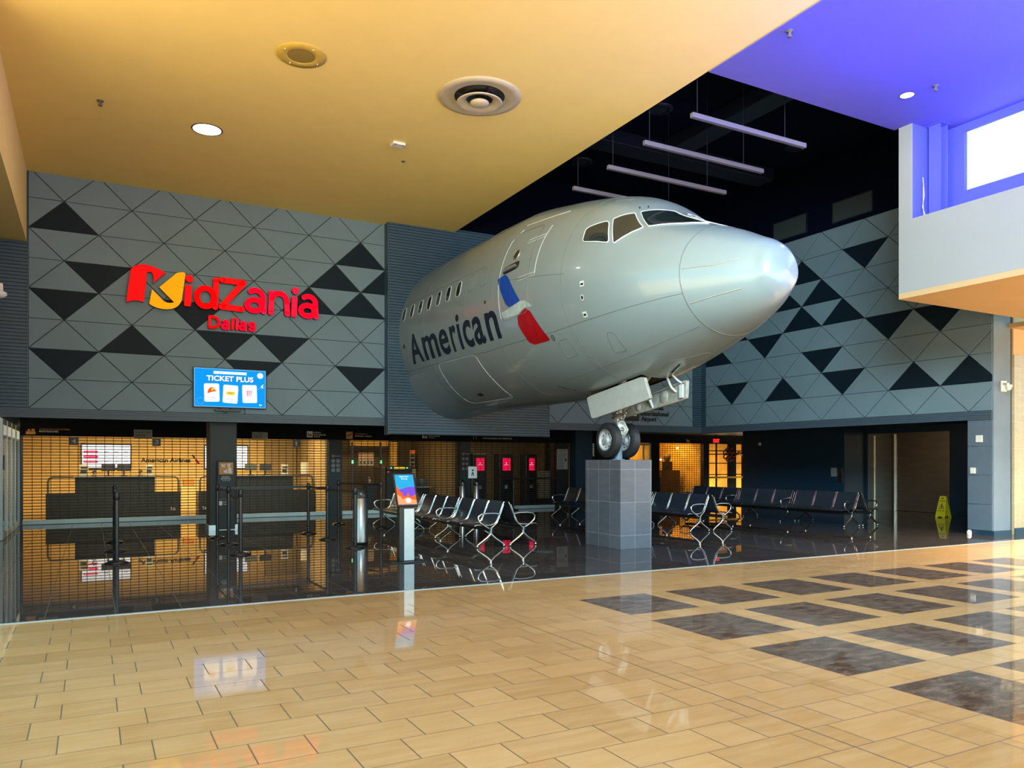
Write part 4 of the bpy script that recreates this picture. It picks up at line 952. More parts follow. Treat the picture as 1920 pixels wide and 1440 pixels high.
for i, (y0, y1, lb) in enumerate(((15.0, 16.15, 'left of the pair'), (12.95, 14.12, 'right of the pair'))):
    s_ = thing('return_air_grille', (XB, (y0 + y1) / 2, 7.95), 'dark rectangular air grille on the black wall above the triangle panels, ' + lb, 'air vent', 'wall grilles above the panels'); o_ = (XB, (y0 + y1) / 2, 7.95)
    MB().box(XB - .05, XB - .02, y0, y1, 7.95, 8.45).build('grille', 'grille_grey', s_, o_)
    mb = MB()
    for a, b, c, d in ((y0 - .03, y0, 7.92, 8.48), (y1, y1 + .03, 7.92, 8.48), (y0, y1, 7.92, 7.95), (y0, y1, 8.45, 8.48)): mb.box(XB - .06, XB - .02, a, b, c, d)
    mb.build('frame', 'black_duct', s_, o_)
# cameras and wall devices
s_ = thing('security_camera', (17.65, 9.97, 3.2), 'white wall-mounted security camera high on the pale end pier', 'camera'); o_ = (17.65, 9.97, 3.2)
MB().rbox(17.60, 17.79, 9.935, 9.97, 3.16, 3.40, .008).build('backplate', 'device_white', s_, o_)
MB().tube([(17.66, 9.94, 3.33), (17.56, 9.82, 3.31), (17.48, 9.74, 3.30)], .028, 10).build('arm', 'device_white', s_, o_)
MB().lathe([(.001, 3.29), (.07, 3.285), (.075, 3.24), (.06, 3.22)], (17.48, 9.73, 0), 20).build('cap', 'device_white', s_, o_)
MB().lathe([(.055, 3.222), (.05, 3.19), (.03, 3.165), (.001, 3.158)], (17.48, 9.73, 0), 20).build('dome', 'device_white', s_, o_)
s_ = thing('security_camera', (-1.68, 17.0, 4.9), 'white dome camera on the left wall at the photo edge', 'camera'); o_ = (-1.68, 17.0, 4.9)
MB().rbox(-1.68, -1.64, 16.9, 17.1, 4.65, 4.95, .008).build('backplate', 'device_white', s_, o_)
MB().tube([(-1.65, 17.0, 4.85), (-1.50, 17.0, 4.85)], .03, 10).build('arm', 'device_white', s_, o_)
MB().lathe([(.05, 4.88), (.055, 4.74), (.11, 4.72), (.115, 4.67), (.06, 4.62), (.001, 4.61)], (-1.48, 17.0, 0), 24).build('dome', 'device_white', s_, o_)
tag(MB().rbox(XB - .05, XB - .02, 10.19, 10.335, 2.05, 2.205, .006).build('strobe_alarm', 'device_white', None, (XB - .03, 10.26, 2.05)), 'white square fire strobe high on the slate-blue pillar', 'fire alarm')
tag(MB().rbox(XB - .055, XB - .02, 10.345, 10.455, 1.355, 1.485, .006).build('card_reader', 'device_white', None, (XB - .03, 10.40, 1.355)), 'small white square switch box with green light on the slate-blue pillar', 'switch')
tag(MB().lathe([(.05, 0), (.05, .06), (.03, .09), (.001, .1)], (17.25, 10.45, 0), 14).build('door_stop', 'device_white', None, (17.25, 10.45, 0)), 'small pale floor bumper at the foot of the slate-blue pillar', 'bumper')

# ================================================================= airport benches
def build_bench(loc, rz, label, group):
    """one row of nine perforated metal seats in three bays; local x runs along the row, the sitter looks to -y"""
    root = thing('airport_bench', loc, label, 'bench', group, rz)
    bay = 2.05; n = 3; L_ = bay * n; x0 = -L_ / 2
    mb = MB(); mb.rbox(x0, -x0, -.375, -.295, .30, .37, .01); mb.build('beam', 'black_satin', root)
    prof = [(-.030, .85), (-.060, .80), (-.115, .66), (-.165, .54), (-.200, .47), (-.250, .435), (-.33, .415), (-.44, .415), (-.56, .425), (-.62, .425), (-.655, .405)]
    for b in range(n):
        for s_ in range(3):
            a = x0 + b * bay + .055 + s_ * .65; c = a + .63
            mb = MB(); v = []; 
            for y, z in prof: v += [(a + .018, y, z), (c - .018, y, z)]
            for (y, z) in prof: v += [(a + .018, y + .006, z - .012), (c - .018, y + .006, z - .012)]
            k = len(prof); f = [(2 * i, 2 * i + 1, 2 * i + 3, 2 * i + 2) for i in range(k - 1)] + [(2 * (i + k), 2 * (i + k) + 2, 2 * (i + k) + 3, 2 * (i + k) + 1) for i in range(k - 1)]
            mb.add(v, f, True); mb.add([v[0], v[1], v[2 * k + 1], v[2 * k]], [(0, 1, 2, 3)], False)
            seat = mb.build('seat', 'seat_metal', root)
            for xx in (a + .008, c - .008): MB().tube([(xx, y, z - .004) for y, z in prof], .013, 6).build('side_rail', 'chrome', seat)
    for b in range(n + 1):
        x = x0 + b * bay + (0.03 if b == 0 else (-.03 if b == n else 0))
        mb = MB(); mb.tube([(x, -.125, .615), (x, -.25, .640), (x, -.42, .640), (x, -.54, .625), (x, -.60, .575), (x, -.585, .50), (x, -.50, .43), (x, -.41, .375), (x, -.345, .34)], .017, 8)
        mb.tube([(x, -.06, .80), (x, -.13, .62), (x, -.20, .46), (x, -.27, .40), (x, -.335, .35)], .014, 6)
        mb.build('armrest', 'chrome', root)
        mb = MB(); mb.tube([(x, -.335, .37), (x, -.335, .24)], [.036, .030], 10)
        mb.tube([(x, -.335, .25), (x, -.25, .175), (x, -.12, .09), (x, -.055, .045)], [.030, .026, .022, .020], 8)
        mb.tube([(x, -.335, .25), (x, -.42, .175), (x, -.55, .09), (x, -.615, .045)], [.030, .026, .022, .020], 8)
        for yy in (-.055, -.615): mb.lathe([(.001, .05), (.022, .045), (.024, .0), (.001, 0)], (x, yy, 0), 12)
        mb.build('leg', 'chrome', root)
    return root
HP = pi / 2; G_B = 'back-to-back metal airport benches'
bench0 = build_bench((6.965, 16.17, 0), -HP, 'long black metal airport bench facing the check-in counters, directly behind the touchscreen kiosk', None)
copy_thing(bench0, (6.995, 16.17, 0), 'black metal airport bench facing the pedestal, back against the bench behind the kiosk', HP)
copy_thing(bench0, (12.685, 16.80, 0), 'black metal airport bench emerging from behind the tiled pedestal, seats facing the pedestal', -HP)
copy_thing(bench0, (12.715, 16.80, 0), 'black metal airport bench right of the pedestal, facing away towards the elevator', HP)
copy_thing(bench0, (16.915, 16.03, 0), 'farthest airport bench row, seats facing left, lined up before the dark lobby wall', -HP)
copy_thing(bench0, (16.945, 16.03, 0), 'farthest airport bench row, facing right towards the elevator and wet floor sign', HP)

# ================================================================= queue barriers
def make_post(loc, label):
    r = thing('stanchion', loc, label, 'barrier post', None)
    MB().lathe([(.001, .0), (.175, .0), (.178, .012), (.12, .035), (.045, .05), (.04, .06)], (0, 0, 0), 32).build('base', 'black_satin', r)
    MB().lathe([(.034, .045), (.034, 1.02)], (0, 0, 0), 20).build('pole', 'black_satin', r)
    MB().lathe([(.036, 1.0), (.042, 1.01), (.042, 1.10), (.036, 1.12), (.028, 1.14), (.001, 1.145)], (0, 0, 0), 20).build('belt_head', 'black_plastic', r)
    return r
posts = [((.35, 13.86, 0), 'black stanchion nearest the camera, alone at far left in front of the left counter'),
         ((.372, 15.71, 0), 'black stanchion hidden just behind the nearest lone left post'), ((.40, 17.45, 0), 'black stanchion farthest back in the single line at far left'),
         ((2.34, 17.45, 0), 'black stanchion farthest of three beside the dark column with orange sign'), ((2.34, 15.92, 0), 'black stanchion middle of three in front of the dark column'),
         ((2.27, 14.10, 0), 'black stanchion nearest of three in front of the dark column, holding a sagging belt'),
         ((4.28, 17.55, 0), 'black stanchion left of three in front of counter number 1'), ((4.31, 16.05, 0), 'black stanchion middle of three before the icon pillar'),
         ((4.33, 14.18, 0), 'black stanchion just in front of the steel litter bin'),
         ((5.6, 19.8, 0), 'black stanchion by the icon pillar, left end of the far belt'), ((6.2, 18.2, 0), 'black stanchion right of the litter bin behind the touchscreen kiosk'),
         ((12.42, 22.9, 0), 'black stanchion in front of the red-screen kiosks, far behind the long bench')]
post0 = None
for l, lb in posts:
    if post0 is None: post0 = make_post(l, lb)
    else: copy_thing(post0, l, lb)
def belt(a, b, sag, label):
    P = []
    for k in range(13):
        t = k / 12; P.append((a[0] + (b[0] - a[0]) * t, a[1] + (b[1] - a[1]) * t, 1.06 + (0 if len(a) < 3 else a[2]) - sag * 4 * t * (1 - t)))
    mb = MB(); dx, dy = b[0] - a[0], b[1] - a[1]; L_ = math.hypot(dx, dy); nx, ny = -dy / L_ * .0015, dx / L_ * .0015
    v = []
    for p in P: v += [(p[0] - nx, p[1] - ny, p[2] - .025), (p[0] - nx, p[1] - ny, p[2] + .025), (p[0] + nx, p[1] + ny, p[2] + .025), (p[0] + nx, p[1] + ny, p[2] - .025)]
    f = [(4 * i + j, 4 * i + (j + 1) % 4, 4 * i + 4 + (j + 1) % 4, 4 * i + 4 + j) for i in range(12) for j in range(4)]
    mb.add(v, f, False); tag(mb.build('retractable_belt', 'black_plastic', None, (a[0], a[1], 1.03)), label, 'belt')
def off(a, b, r=.045):
    L_ = math.hypot(b[0] - a[0], b[1] - a[1]); ux, uy = (b[0] - a[0]) / L_ * r, (b[1] - a[1]) / L_ * r
    return (a[0] + ux, a[1] + uy), (b[0] - ux, b[1] - uy)
for a, b, sg_, lb in (((.40, 17.45), (.372, 15.71), .0, 'black queue belt between the two farther posts of the left line'), ((.372, 15.71), (.35, 13.86), .0, 'black queue belt between the two nearer posts of the left line'),
        ((2.34, 17.45), (2.34, 15.92), .01, 'black queue belt in front of the orange-signed column, between its two far posts'), ((2.34, 15.92), (2.27, 14.10), .12, 'sagging black queue belt on the nearest post by the dark column'),
        ((2.34, 17.45), (4.28, 17.55), .01, 'long black queue belt running across in front of the right-hand check-in counter'), ((4.28, 17.55), (4.31, 16.05), .01, 'black queue belt left of the icon pillar, before counter 1'),
        ((4.31, 16.05), (4.33, 14.18), .02, 'black queue belt ending at the post before the litter bin'), ((5.6, 19.8), (6.2, 18.2), .0, 'black queue belt level behind the litter bin and kiosk'), ((12.42, 22.9), (14.55, 23.2), .0, 'black queue belt in front of the right red-screen kiosk')):
    a, b = off(a, b); belt(a, b, sg_, lb)

# litter bins
def make_bin(loc, label, s=1.0):
    r = thing('litter_bin', loc, label, 'trash can')
    MB().lathe([(.001, 0), (.15 * s, 0), (.15 * s, .05)], (0, 0, 0), 36).build('foot', 'black_plastic', r)
    MB().lathe([(.146 * s, .045), (.146 * s, .92), (.14 * s, .925)], (0, 0, 0), 40).build('body', 'brushed_steel', r)
    MB().lathe([(.152 * s, .91), (.156 * s, .96), (.15 * s, 1.0), (.13 * s, 1.05), (.09 * s, 1.085), (.055 * s, 1.095), (.05 * s, 1.03), (.001, 1.02)], (0, 0, 0), 36).build('lid', 'black_satin', r)
    return r
make_bin((4.62, 14.80, 0), 'tall stainless steel litter bin with black domed lid beside the queue posts')
make_bin((9.62, 20.9, 0), 'distant steel litter bin left of the small white sign stand', .6)
make_bin((10.08, 20.9, 0), 'distant steel litter bin right of the small white sign stand', .6)
s_ = thing('sign_stand', (9.84, 20.7, 0), 'small white framed notice on a black stand between two distant litter bins', 'sign'); o_ = (9.84, 20.7, 0)
MB().lathe([(.001, 0), (.16, 0), (.16, .012), (.02, .03), (.018, 1.12)], (9.84, 20.7, 0), 20).build('stand', 'black_plastic', s_, o_)
MB().rbox(9.68, 10.00, 20.66, 20.69, 1.12, 1.50, .006).build('frame', 'black_plastic', s_, o_)
mb = MB().box(9.70, 9.98, 20.652, 20.659, 1.14, 1.48); fn = lambda u, z, o: (u, 20.650, z); mb.mat(1); mb.add([fn(a, b, 0) for a, b in C8(9.84, 1.37, .03, .03)], [tuple(range(20))], False)
mb.add([fn(*p, 0) for p in [(9.79, 1.20), (9.82, 1.32), (9.86, 1.32), (9.89, 1.20), (9.855, 1.22), (9.84, 1.28), (9.825, 1.22)]], [tuple(range(7))], False); mb.build('notice', ['paper_white', 'ink_dark'], s_, o_)

# ================================================================= touchscreen kiosk
KX, KY = 4.45, 11.80
ks = thing('touchscreen_kiosk', (KX, KY, 0), 'slim touchscreen kiosk with a bright violet and orange screen in front of the bench', 'kiosk'); KO = (KX, KY, 0)
MB().rbox(KX - .31, KX + .31, KY - .14, KY + .20, 0, .022, .006).build('base_plate', 'black_satin', ks, KO)
MB().rbox(KX - .13, KX + .13, KY - .02, KY + .10, .022, .95, .006).build('column', 'black_satin', ks, KO)
MB().rbox(KX - .055, KX + .115, KY - .034, KY - .02, .03, .86, .003).build('front_panel', 'aluminium', ks, KO)
KW, KL, tilt = .36, .56, math.radians(22)
def kfn(dz):   # local screen plane: u across, w up the sloping face
    return lambda u, w_, o: (KX + .0 + u, KY - .06 + w_ * math.sin(tilt) - (o + dz) * math.cos(tilt), .90 + w_ * math.cos(tilt) + (o + dz) * -math.sin(tilt) * -1)
mb = MB(); mb.prism(smooth_poly(R4(-KW / 2, KW / 2, 0, KL), .06, 3), kfn(0), -.035, 0.0); mb.build('screen_housing', 'black_satin', ks, KO)
mb = MB(); fq = lambda k: kfn(.001 + .0006 * k); a, b, c, d = -KW / 2 + .022, KW / 2 - .022, .03, KL - .02
def kp(pts, k, mi): mb.mat(mi); mb.add([fq(k)(p, q, 0) for p, q in pts], [tuple(range(len(pts)))], False)
kp(R4(a, b, c, d), 0, 1); kp(R4(a, b, c + .30, d), 1, 0); kp([(a, c + .24), (b, c + .33), (b, c + .36), (a, c + .30)], 1.5, 0)
kp([(a, c), (a, c + .30), (a + .03, c + .31), (a + .05, c + .22), (a + .09, c + .20), (a + .11, c + .13), (a + .16, c + .15), (a + .19, c + .21), (a + .22, c + .12), (b, c + .17), (b, c)], 2, 2)
kp([(a, c), (a, c + .17), (a + .05, c + .15), (a + .08, c + .09), (a + .14, c + .11), (b, c + .07), (b, c)], 3, 3)
mb.mat(4); text(mb, 'Experience', -.075, .075, d - .05, d - .02, fq(3)); text(mb, 'Rating', -.05, .05, d - .085, d - .06, fq(3))
kp(smooth_poly([(-.01, c + .03), (.05, c + .03), (.07, c + .09), (.02, c + .12), (-.03, c + .09)], .3, 3), 4, 4)
mb.build('screen_picture', ['screen_teal', 'screen_violet', 'tv_orange', 'screen_peach', 'tv_white'], ks, KO)

# ================================================================= grilles of the check-in fronts
def grille(name, x0, x1, y, z0, z1, label, pitch=.077, vp=.205, barz=.12, mt='slat_dark', plate=True):
    s_ = thing(name, ((x0 + x1) / 2, y, 0), label, 'security grille'); o_ = ((x0 + x1) / 2, y, 0)
    mb = MB(); z = z0 + barz; n = int((z1 - z) / pitch); p = (z1 - z) / n
    for k in range(n): mb.box(x0, x1, y - .009, y + .009, z + (k + .62) * p - .010, z + (k + .62) * p + .010)
    nx = int((x1 - x0) / vp)
    for k in range(nx + 1):
        x = x0 + (x1 - x0) * k / nx; mb.box(x - .007, x + .007, y - .006, y + .006, z, z1)
    mb.build('mesh', mt, s_, o_)
    MB().box(x0, x1, y - .02, y + .02, z0 + .012, z0 + barz).build('bottom_bar', 'bottom_bar', s_, o_)
    MB().box(x0, x1, y - .015, y + .015, z0, z0 + .012).build('rubber_seal', 'black_plastic', s_, o_)
    return s_
grille('rolling_grille', -1.55, 6.29, SY, 0, 2.285, 'wide closed rolling grille across the yellow-lit check-in counters')
grille('rolling_grille', 6.72, 10.63, SY, 0, 2.285, 'closed rolling grille across the dim entrance with the security scanner')
grille('rolling_grille', 11.03, 14.33, SY, 0, 2.285, 'closed rolling grille in front of three red-screen kiosks')

# folding glass screens on the left
for i, (ya, yb) in enumerate(((18.95, 19.9), (20.0, 20.95), (21.05, 22.0), (22.1, 23.25))):
    s_ = thing('glass_screen', (-1.62, (ya + yb) / 2, 0), 'white-framed glass screen at the left edge, ' + ['nearest the camera', 'second from the camera', 'third from the camera', 'farthest, next to the grille'][i], 'glass panel', 'glass screens on the left'); o_ = (-1.62, (ya + yb) / 2, 0)
    mb = MB()
    for a, b, c, d in ((ya, ya + .09, 0.01, 2.5), (yb - .09, yb, 0.01, 2.5), (ya + .09, yb - .09, .01, .14), (ya + .09, yb - .09, 2.38, 2.5), (ya + .09, yb - .09, 2.12, 2.17)): mb.box(-1.66, -1.60, a, b, c, d)
    mb.build('frame', 'glass_frame', s_, o_)
    MB().box(-1.635, -1.625, ya + .09, yb - .09, .14, 2.12).build('pane', 'cockpit_glass', s_, o_)
    if i == 0: MB().rbox(-1.598, -1.57, ya + .03, ya + .06, 1.45, 1.75, .01).build('door_pull', 'black_plastic', s_, o_)

# header signs
def hsign(x0, x1, z0, z1, plate, parts, label, y=23.28, th=.02):
    s_ = thing('header_sign', ((x0 + x1) / 2, y, z0), label, 'sign'); o_ = ((x0 + x1) / 2, y, z0)
    if plate: MB().rbox(x0, x1, y - th, y + .019, z0, z1, .004).build('plate', plate, s_, o_)
    for txt, a, b, c, d, mt, bold in parts:
        mb = MB(); text(mb, txt, a, b, c, d, lambda u, z, o: (u, y - th - .002 - o, z), .003, bold); mb.build('lettering', mt, s_, o_)
    return s_, o_
hsign(1.00, 1.45, 2.26, 2.49, 'sign_plate_grey', [('Business Class', 1.04, 1.40, 2.39, 2.44, 'ink_dark', 0), ('CHECK-IN', 1.04, 1.28, 2.31, 2.36, 'ink_dark', .02)], 'grey Business Class CHECK-IN header plate above counter 3')
hsign(4.06, 4.50, 2.27, 2.48, 'sign_plate_grey', [('First Class', 4.10, 4.36, 2.40, 2.45, 'ink_dark', 0), ('CHECK-IN', 4.10, 4.33, 2.32, 2.37, 'ink_dark', .02)], 'grey First Class CHECK-IN header plate right of the dark column')
hsign(-.51, -.30, 2.055, 2.265, 'black_plastic', [('4', -.45, -.36, 2.10, 2.22, 'pictogram_pale', .01)], 'dark hanging plate numbered 4 above the left departures screen')
hsign(1.45, 1.66, 2.05, 2.265, 'black_plastic', [('3', 1.51, 1.60, 2.095, 2.22, 'pictogram_pale', .01)], 'dark hanging plate numbered 3 above the American Airlines wall lettering')
hsign(5.22, 5.43, 2.06, 2.27, 'black_plastic', [('1', 5.29, 5.34, 2.105, 2.23, 'pictogram_pale', .01)], 'dark hanging plate numbered 1 right of the dark column near the icon pillar')
s_, o_ = hsign(-1.18, -.50, 2.37, 2.48, None, [('CHECK-IN COUNTERS', -1.18, -.50, 2.435, 2.475, 'pictogram_orange', 0), ('MOSTRADORES', -1.18, -.76, 2.375, 2.42, 'pictogram_pale', .01)], 'dim CHECK-IN COUNTERS MOSTRADORES lettering at the left end of the header')
mb = MB(); fn = lambda u, z, o: (u, 23.26 - o, z)
for P in ([(-1.47, 2.32), (-1.26, 2.32), (-1.26, 2.39), (-1.47, 2.39)], [(-1.44, 2.40), (-1.37, 2.40), (-1.385, 2.45), (-1.425, 2.45)], [(-1.35, 2.40), (-1.28, 2.40), (-1.28, 2.46), (-1.35, 2.46)]): mb.prism(P, fn, 0, .01)
mb.build('counter_pictogram', 'pictogram_orange', s_, o_)
s_, o_ = hsign(5.63, 6.20, 2.34, 2.53, None, [('KidZania', 5.83, 6.04, 2.475, 2.52, 'pictogram_pale', .01), ('International', 5.83, 6.19, 2.41, 2.455, 'pictogram_pale', .01), ('Airport', 5.83, 6.02, 2.345, 2.395, 'pictogram_pale', .01)], 'white International Airport header lettering above the icon pillar')
MB().rbox(5.63, 5.80, 23.25, 23.30, 2.35, 2.53, .004).build('logo_tile', 'pictogram_pale', s_, o_)
mb = MB(); text(mb, 'kz', 5.655, 5.775, 2.385, 2.49, lambda u, z, o: (u, 23.247 - o, z), .003, .03); mb.build('logo_mark', 'ink_dark', s_, o_)
s_, o_ = hsign(6.82, 7.62, 2.32, 2.54, None, [('ENTRANCE 13', 7.10, 7.50, 2.455, 2.50, 'pictogram_orange', 0), ('ENTRADA / SALIDA', 7.10, 7.62, 2.39, 2.43, 'pictogram_pale', 0)], 'orange aeroplane tile and ENTRANCE lettering on the dark header')
mb = MB().rbox(6.82, 7.02, 23.25, 23.30, 2.32, 2.54, .004); mb.build('plane_tile', 'pictogram_orange', s_, o_)
mb = MB(); mb.prism([(6.85, 2.40), (6.90, 2.40), (6.99, 2.46), (6.995, 2.48), (6.97, 2.48), (6.85, 2.42)], lambda u, z, o: (u, 23.248 - o, z), 0, .004); mb.build('pictogram', 'ink_dark', s_, o_)
hsign(9.3, 9.95, 2.36, 2.50, None, [('kz', 9.30, 9.48, 2.38, 2.48, 'pictogram_pale', .03), ('International', 9.52, 9.90, 2.43, 2.475, 'pictogram_pale', 0), ('Airport', 9.52, 9.74, 2.37, 2.41, 'pictogram_pale', 0)], 'small pale airport lettering just below the ribbed wall block')
hsign(11.1, 12.6, 2.38, 2.45, None, [('11', 11.10, 11.22, 2.37, 2.46, 'pictogram_orange', 0), ('MOSTRADORES AUTOSERVICIO', 11.45, 12.55, 2.385, 2.43, 'pictogram_pale', 0)], 'small pale MOSTRADORES AUTOSERVICIO lettering above the red-screen kiosks')

# directory panel with boarding pictogram leaning on the column
s_ = thing('directory_sign', (2.78, 19.46, 0), 'tall dark GENERAL BOARDING panel with orange pictogram in front of the dark column', 'sign'); o_ = (2.78, 19.46, 0)
dy = 19.40
MB().rbox(2.60, 3.00, dy, 19.50, .02, 1.64, .01).build('panel', 'charcoal_column', s_, o_)
MB().box(2.64, 2.955, dy - .006, dy, 1.32, 1.60).build('pictogram_tile', 'pictogram_orange', s_, o_)
mb = MB(); fn = lambda u, z, o: (u, dy - .008 - o, z)
for P in ([(2.69, 1.56), (2.71, 1.565), (2.74, 1.54), (2.78, 1.56), (2.79, 1.55), (2.755, 1.52), (2.77, 1.48), (2.755, 1.48), (2.73, 1.505), (2.70, 1.48), (2.69, 1.485), (2.71, 1.52), (2.68, 1.55)],
          C8(2.86, 1.52, .028, .03, 14), [(2.82, 1.545), (2.90, 1.55), (2.905, 1.575), (2.83, 1.57)], [(2.84, 1.48), (2.90, 1.48), (2.92, 1.40), (2.92, 1.345), (2.84, 1.345)], [(2.74, 1.40), (2.82, 1.44), (2.82, 1.35), (2.78, 1.35), (2.74, 1.375)]): mb.prism(P, fn, 0, .003)
mb.build('boarding_pictogram', 'pictogram_pale', s_, o_)
mb = MB()
for t_, a, b, c, d in (('GENERAL', 2.70, 2.88, 1.245, 1.275), ('BOARDING', 2.68, 2.90, 1.20, 1.23), ('Waiting Lounge', 2.70, 2.88, 1.165, 1.185), ('KidZania', 2.73, 2.86, .655, .68), ('Airport', 2.73, 2.83, .60, .63)): text(mb, t_, a, b, c, d, fn, .003, .01)
mb.build('lettering', 'pictogram_pale', s_, o_)
mb = MB(); mb.prism(R4(2.62, 2.71, .59, .69), fn, 0, .003); mb.build('logo_tile', 'pictogram_pale', s_, o_); MB().box(2.61, 2.99, dy - .006, dy, .73, .737).build('rule', 'pictogram_orange', s_, o_)
# pillar icons
def icons(x, y, cols, rows, z0, label, dx=.15, dz=.14, r=.052):
    s_ = thing('icon_sign', (x, y, z0), label, 'sign'); o_ = (x, y, z0)
    for i in range(cols):
        for j in range(rows):
            mb = MB(); cx, cz = x + i * dx, z0 + j * dz; fn = lambda u, z, o: (u, y - o, z)
            P, Q = C8(cx, cz, r, r, 24), C8(cx, cz, r * .8, r * .8, 24)
            mb.add([fn(a, b, .004) for a, b in P + Q], [(k, (k + 1) % 24, 24 + (k + 1) % 24, 24 + k) for k in range(24)], False)
            a = random.uniform(0, 3); mb.prism([(cx + .03 * math.cos(a), cz + .03 * math.sin(a)), (cx + .015 * math.cos(a + 1.3), cz + .015 * math.sin(a + 1.3)), (cx - .03 * math.cos(a), cz - .03 * math.sin(a)), (cx - .012 * math.cos(a + 1.3), cz - .012 * math.sin(a + 1.3))], fn, 0, .005)
            mb.build('round_icon', 'pictogram_pale', s_, o_)
    mb = MB(); mb.prism(R4(x - .04, x + .03, z0 + rows * dz - .03, z0 + rows * dz + .04), lambda u, z, o: (u, y - o, z), 0, .004); mb.build('orange_icon', 'pictogram_orange', s_, o_)
    mb = MB(); text(mb, 'Services', x + .05, x + .22, z0 + rows * dz - .01, z0 + rows * dz + .03, lambda u, z, o: (u, y - o, z), .003, 0); mb.build('lettering', 'pictogram_pale', s_, o_)
icons(6.43, 23.295, 2, 3, 1.37, 'six round white service icons on the dark pillar left of the scanner entrance')
icons(10.76, 23.295, 2, 3, 1.40, 'six pale service icons on the dark pillar left of the red-screen kiosks', .13, .16, .045)
# notice on the black pillar
s_ = thing('wall_notice', (14.55, 23.28, 1.35), 'grey rules notice crowded with small text on the black pillar', 'sign'); o_ = (14.55, 23.28, 1.35)
MB().rbox(14.36, 14.80, 23.27, 23.30, 1.36, 2.07, .004).build('board', 'notice_grey', s_, o_)
mb = MB(); fn = lambda u, z, o: (u, 23.268 - o, z)
text(mb, 'PLEASE NOTE', 14.40, 14.76, 1.98, 2.03, fn, .002, .02)
for k in range(13):
    wd = random.uniform(.26, .36) if k < 6 else random.uniform(.20, .25); zz = 1.93 - k * .042; x = 14.40
    while x < 14.40 + wd: q = random.uniform(.02, .05); mb.prism(R4(x, x + q, zz - .016, zz), fn, 0, .002); x += q + .010
mb.prism(smooth_poly([(14.70, 1.62), (14.76, 1.66), (14.75, 1.74), (14.70, 1.76), (14.68, 1.68)], .3, 3), fn, 0, .002)
mb.build('lettering', 'ink_dark', s_, o_)

# ================================================================= check-in counters
def counter(x0, x1, u0, u1, label, mark):
    s_ = thing('check_in_counter', ((x0 + x1) / 2, 25.6, 0), label, 'counter'); o_ = ((x0 + x1) / 2, 25.6, 0)
    MB().rbox(x0, x1, 25.5, 26.1, 0, .715, .01).build('lower_body', 'counter_dark', s_, o_)
    MB().rbox(u0, u1, 25.49, 25.95, .715, 1.165, .01).build('upper_body', 'counter_dark', s_, o_)
    MB().rbox(u0 - .02, u1 + .02, 25.45, 26.0, 1.166, 1.195, .006).build('worktop', 'counter_rail', s_, o_)
    mb = MB(); yy = 25.62; mb.tube([(x0 + .05, yy, .716), (x0 + .05, yy, 1.05), (x0 + .08, yy, 1.14), (x0 + .16, yy, 1.185), (u0 - .03, yy, 1.19)], .032, 10)
    mb.build('end_rail', 'counter_rail', s_, o_)
    mb = MB(); mb.tube([(x1 - .05, yy, .716), (x1 - .05, yy, 1.05), (x1 - .08, yy, 1.14), (x1 - .16, yy, 1.185), (u1 + .03, yy, 1.19)], .032, 10); mb.build('end_rail', 'counter_rail', s_, o_)
    mb = MB(); text(mb, 'kz', mark, mark + .13, .17, .26, lambda u, z, o: (u, 25.495 - o, z), .003, .02); mb.build('logo_mark', 'pictogram_pale', s_, o_)
counter(-1.14, 2.37, -.42, 1.66, 'wide dark stepped check-in counter under number plates 4 and 3', 2.10)
counter(2.88, 6.43, 3.4, 5.72, 'dark stepped check-in counter right of the dark column under number plate 1', 3.0)
# things on the counters
def monitor(x, z, label, mt='black_satin', wd=.36):
    s_ = thing('monitor', (x, 25.75, z), label, 'monitor'); o_ = (x, 25.75, z)
    MB().rbox(x - .1, x + .1, 25.68, 25.82, z, z + .012, .004).build('foot', 'black_plastic', s_, o_)
    MB().box(x - .02, x + .02, 25.75, 25.78, z + .012, z + .20).build('neck', 'black_plastic', s_, o_)
    MB().rbox(x - wd / 2, x + wd / 2, 25.70, 25.74, z + .15, z + .365, .005).build('screen', mt, s_, o_)
Zc = 1.196
monitor(.43, Zc, 'left black monitor of the pair on the counter under the left departures screen'); monitor(.84, Zc, 'right black monitor of the pair on the counter under the left departures screen')
monitor(4.45, Zc, 'left monitor of the pair on the right check-in counter', 'grille_grey'); monitor(4.90, Zc, 'right monitor of the pair on the right check-in counter')
def leaflet(x, label, wd=.24):
    s_ = thing('leaflet_holder', (x, 25.7, Zc), label, 'holder'); o_ = (x, 25.7, Zc)
    MB().rbox(x - wd / 2, x + wd / 2, 25.68, 25.70, Zc + .03, Zc + .34, .004).build('leaflet', 'notice_grey', s_, o_)
    MB().rbox(x - wd / 2 - .01, x + wd / 2 + .01, 25.66, 25.78, Zc, Zc + .03, .004).build('base', 'aluminium', s_, o_)
    mb = MB(); mb.box(x - wd * .35, x + wd * .3, 25.674, 25.679, Zc + .09, Zc + .19); mb.box(x - wd * .3, x + wd * .4, 25.674, 25.679, Zc + .23, Zc + .28); mb.build('print', 'ink_dark', s_, o_)
leaflet(-.20, 'clear leaflet holder standing at the left end of the left counter top'); leaflet(1.52, 'dark leaflet holder standing at the right end of the left counter top', .2)
leaflet(5.50, 'leaflet holder with dark poster on the right counter top', .22)
def gadget(x, label, c='black_plastic'):
    s_ = thing('barcode_scanner', (x, 25.7, Zc), label, 'scanner'); o_ = (x, 25.7, Zc)
    MB().lathe([(.07, 0), (.065, .03), (.02, .05), (.02, .10)], (x, 25.7, Zc), 14).build('base', c, s_, o_); MB().tube([(x - .04, 25.68, Zc + .11), (x, 25.7, Zc + .18), (x + .06, 25.70, Zc + .13)], [.025, .04, .02], 8).build('head', c, s_, o_)
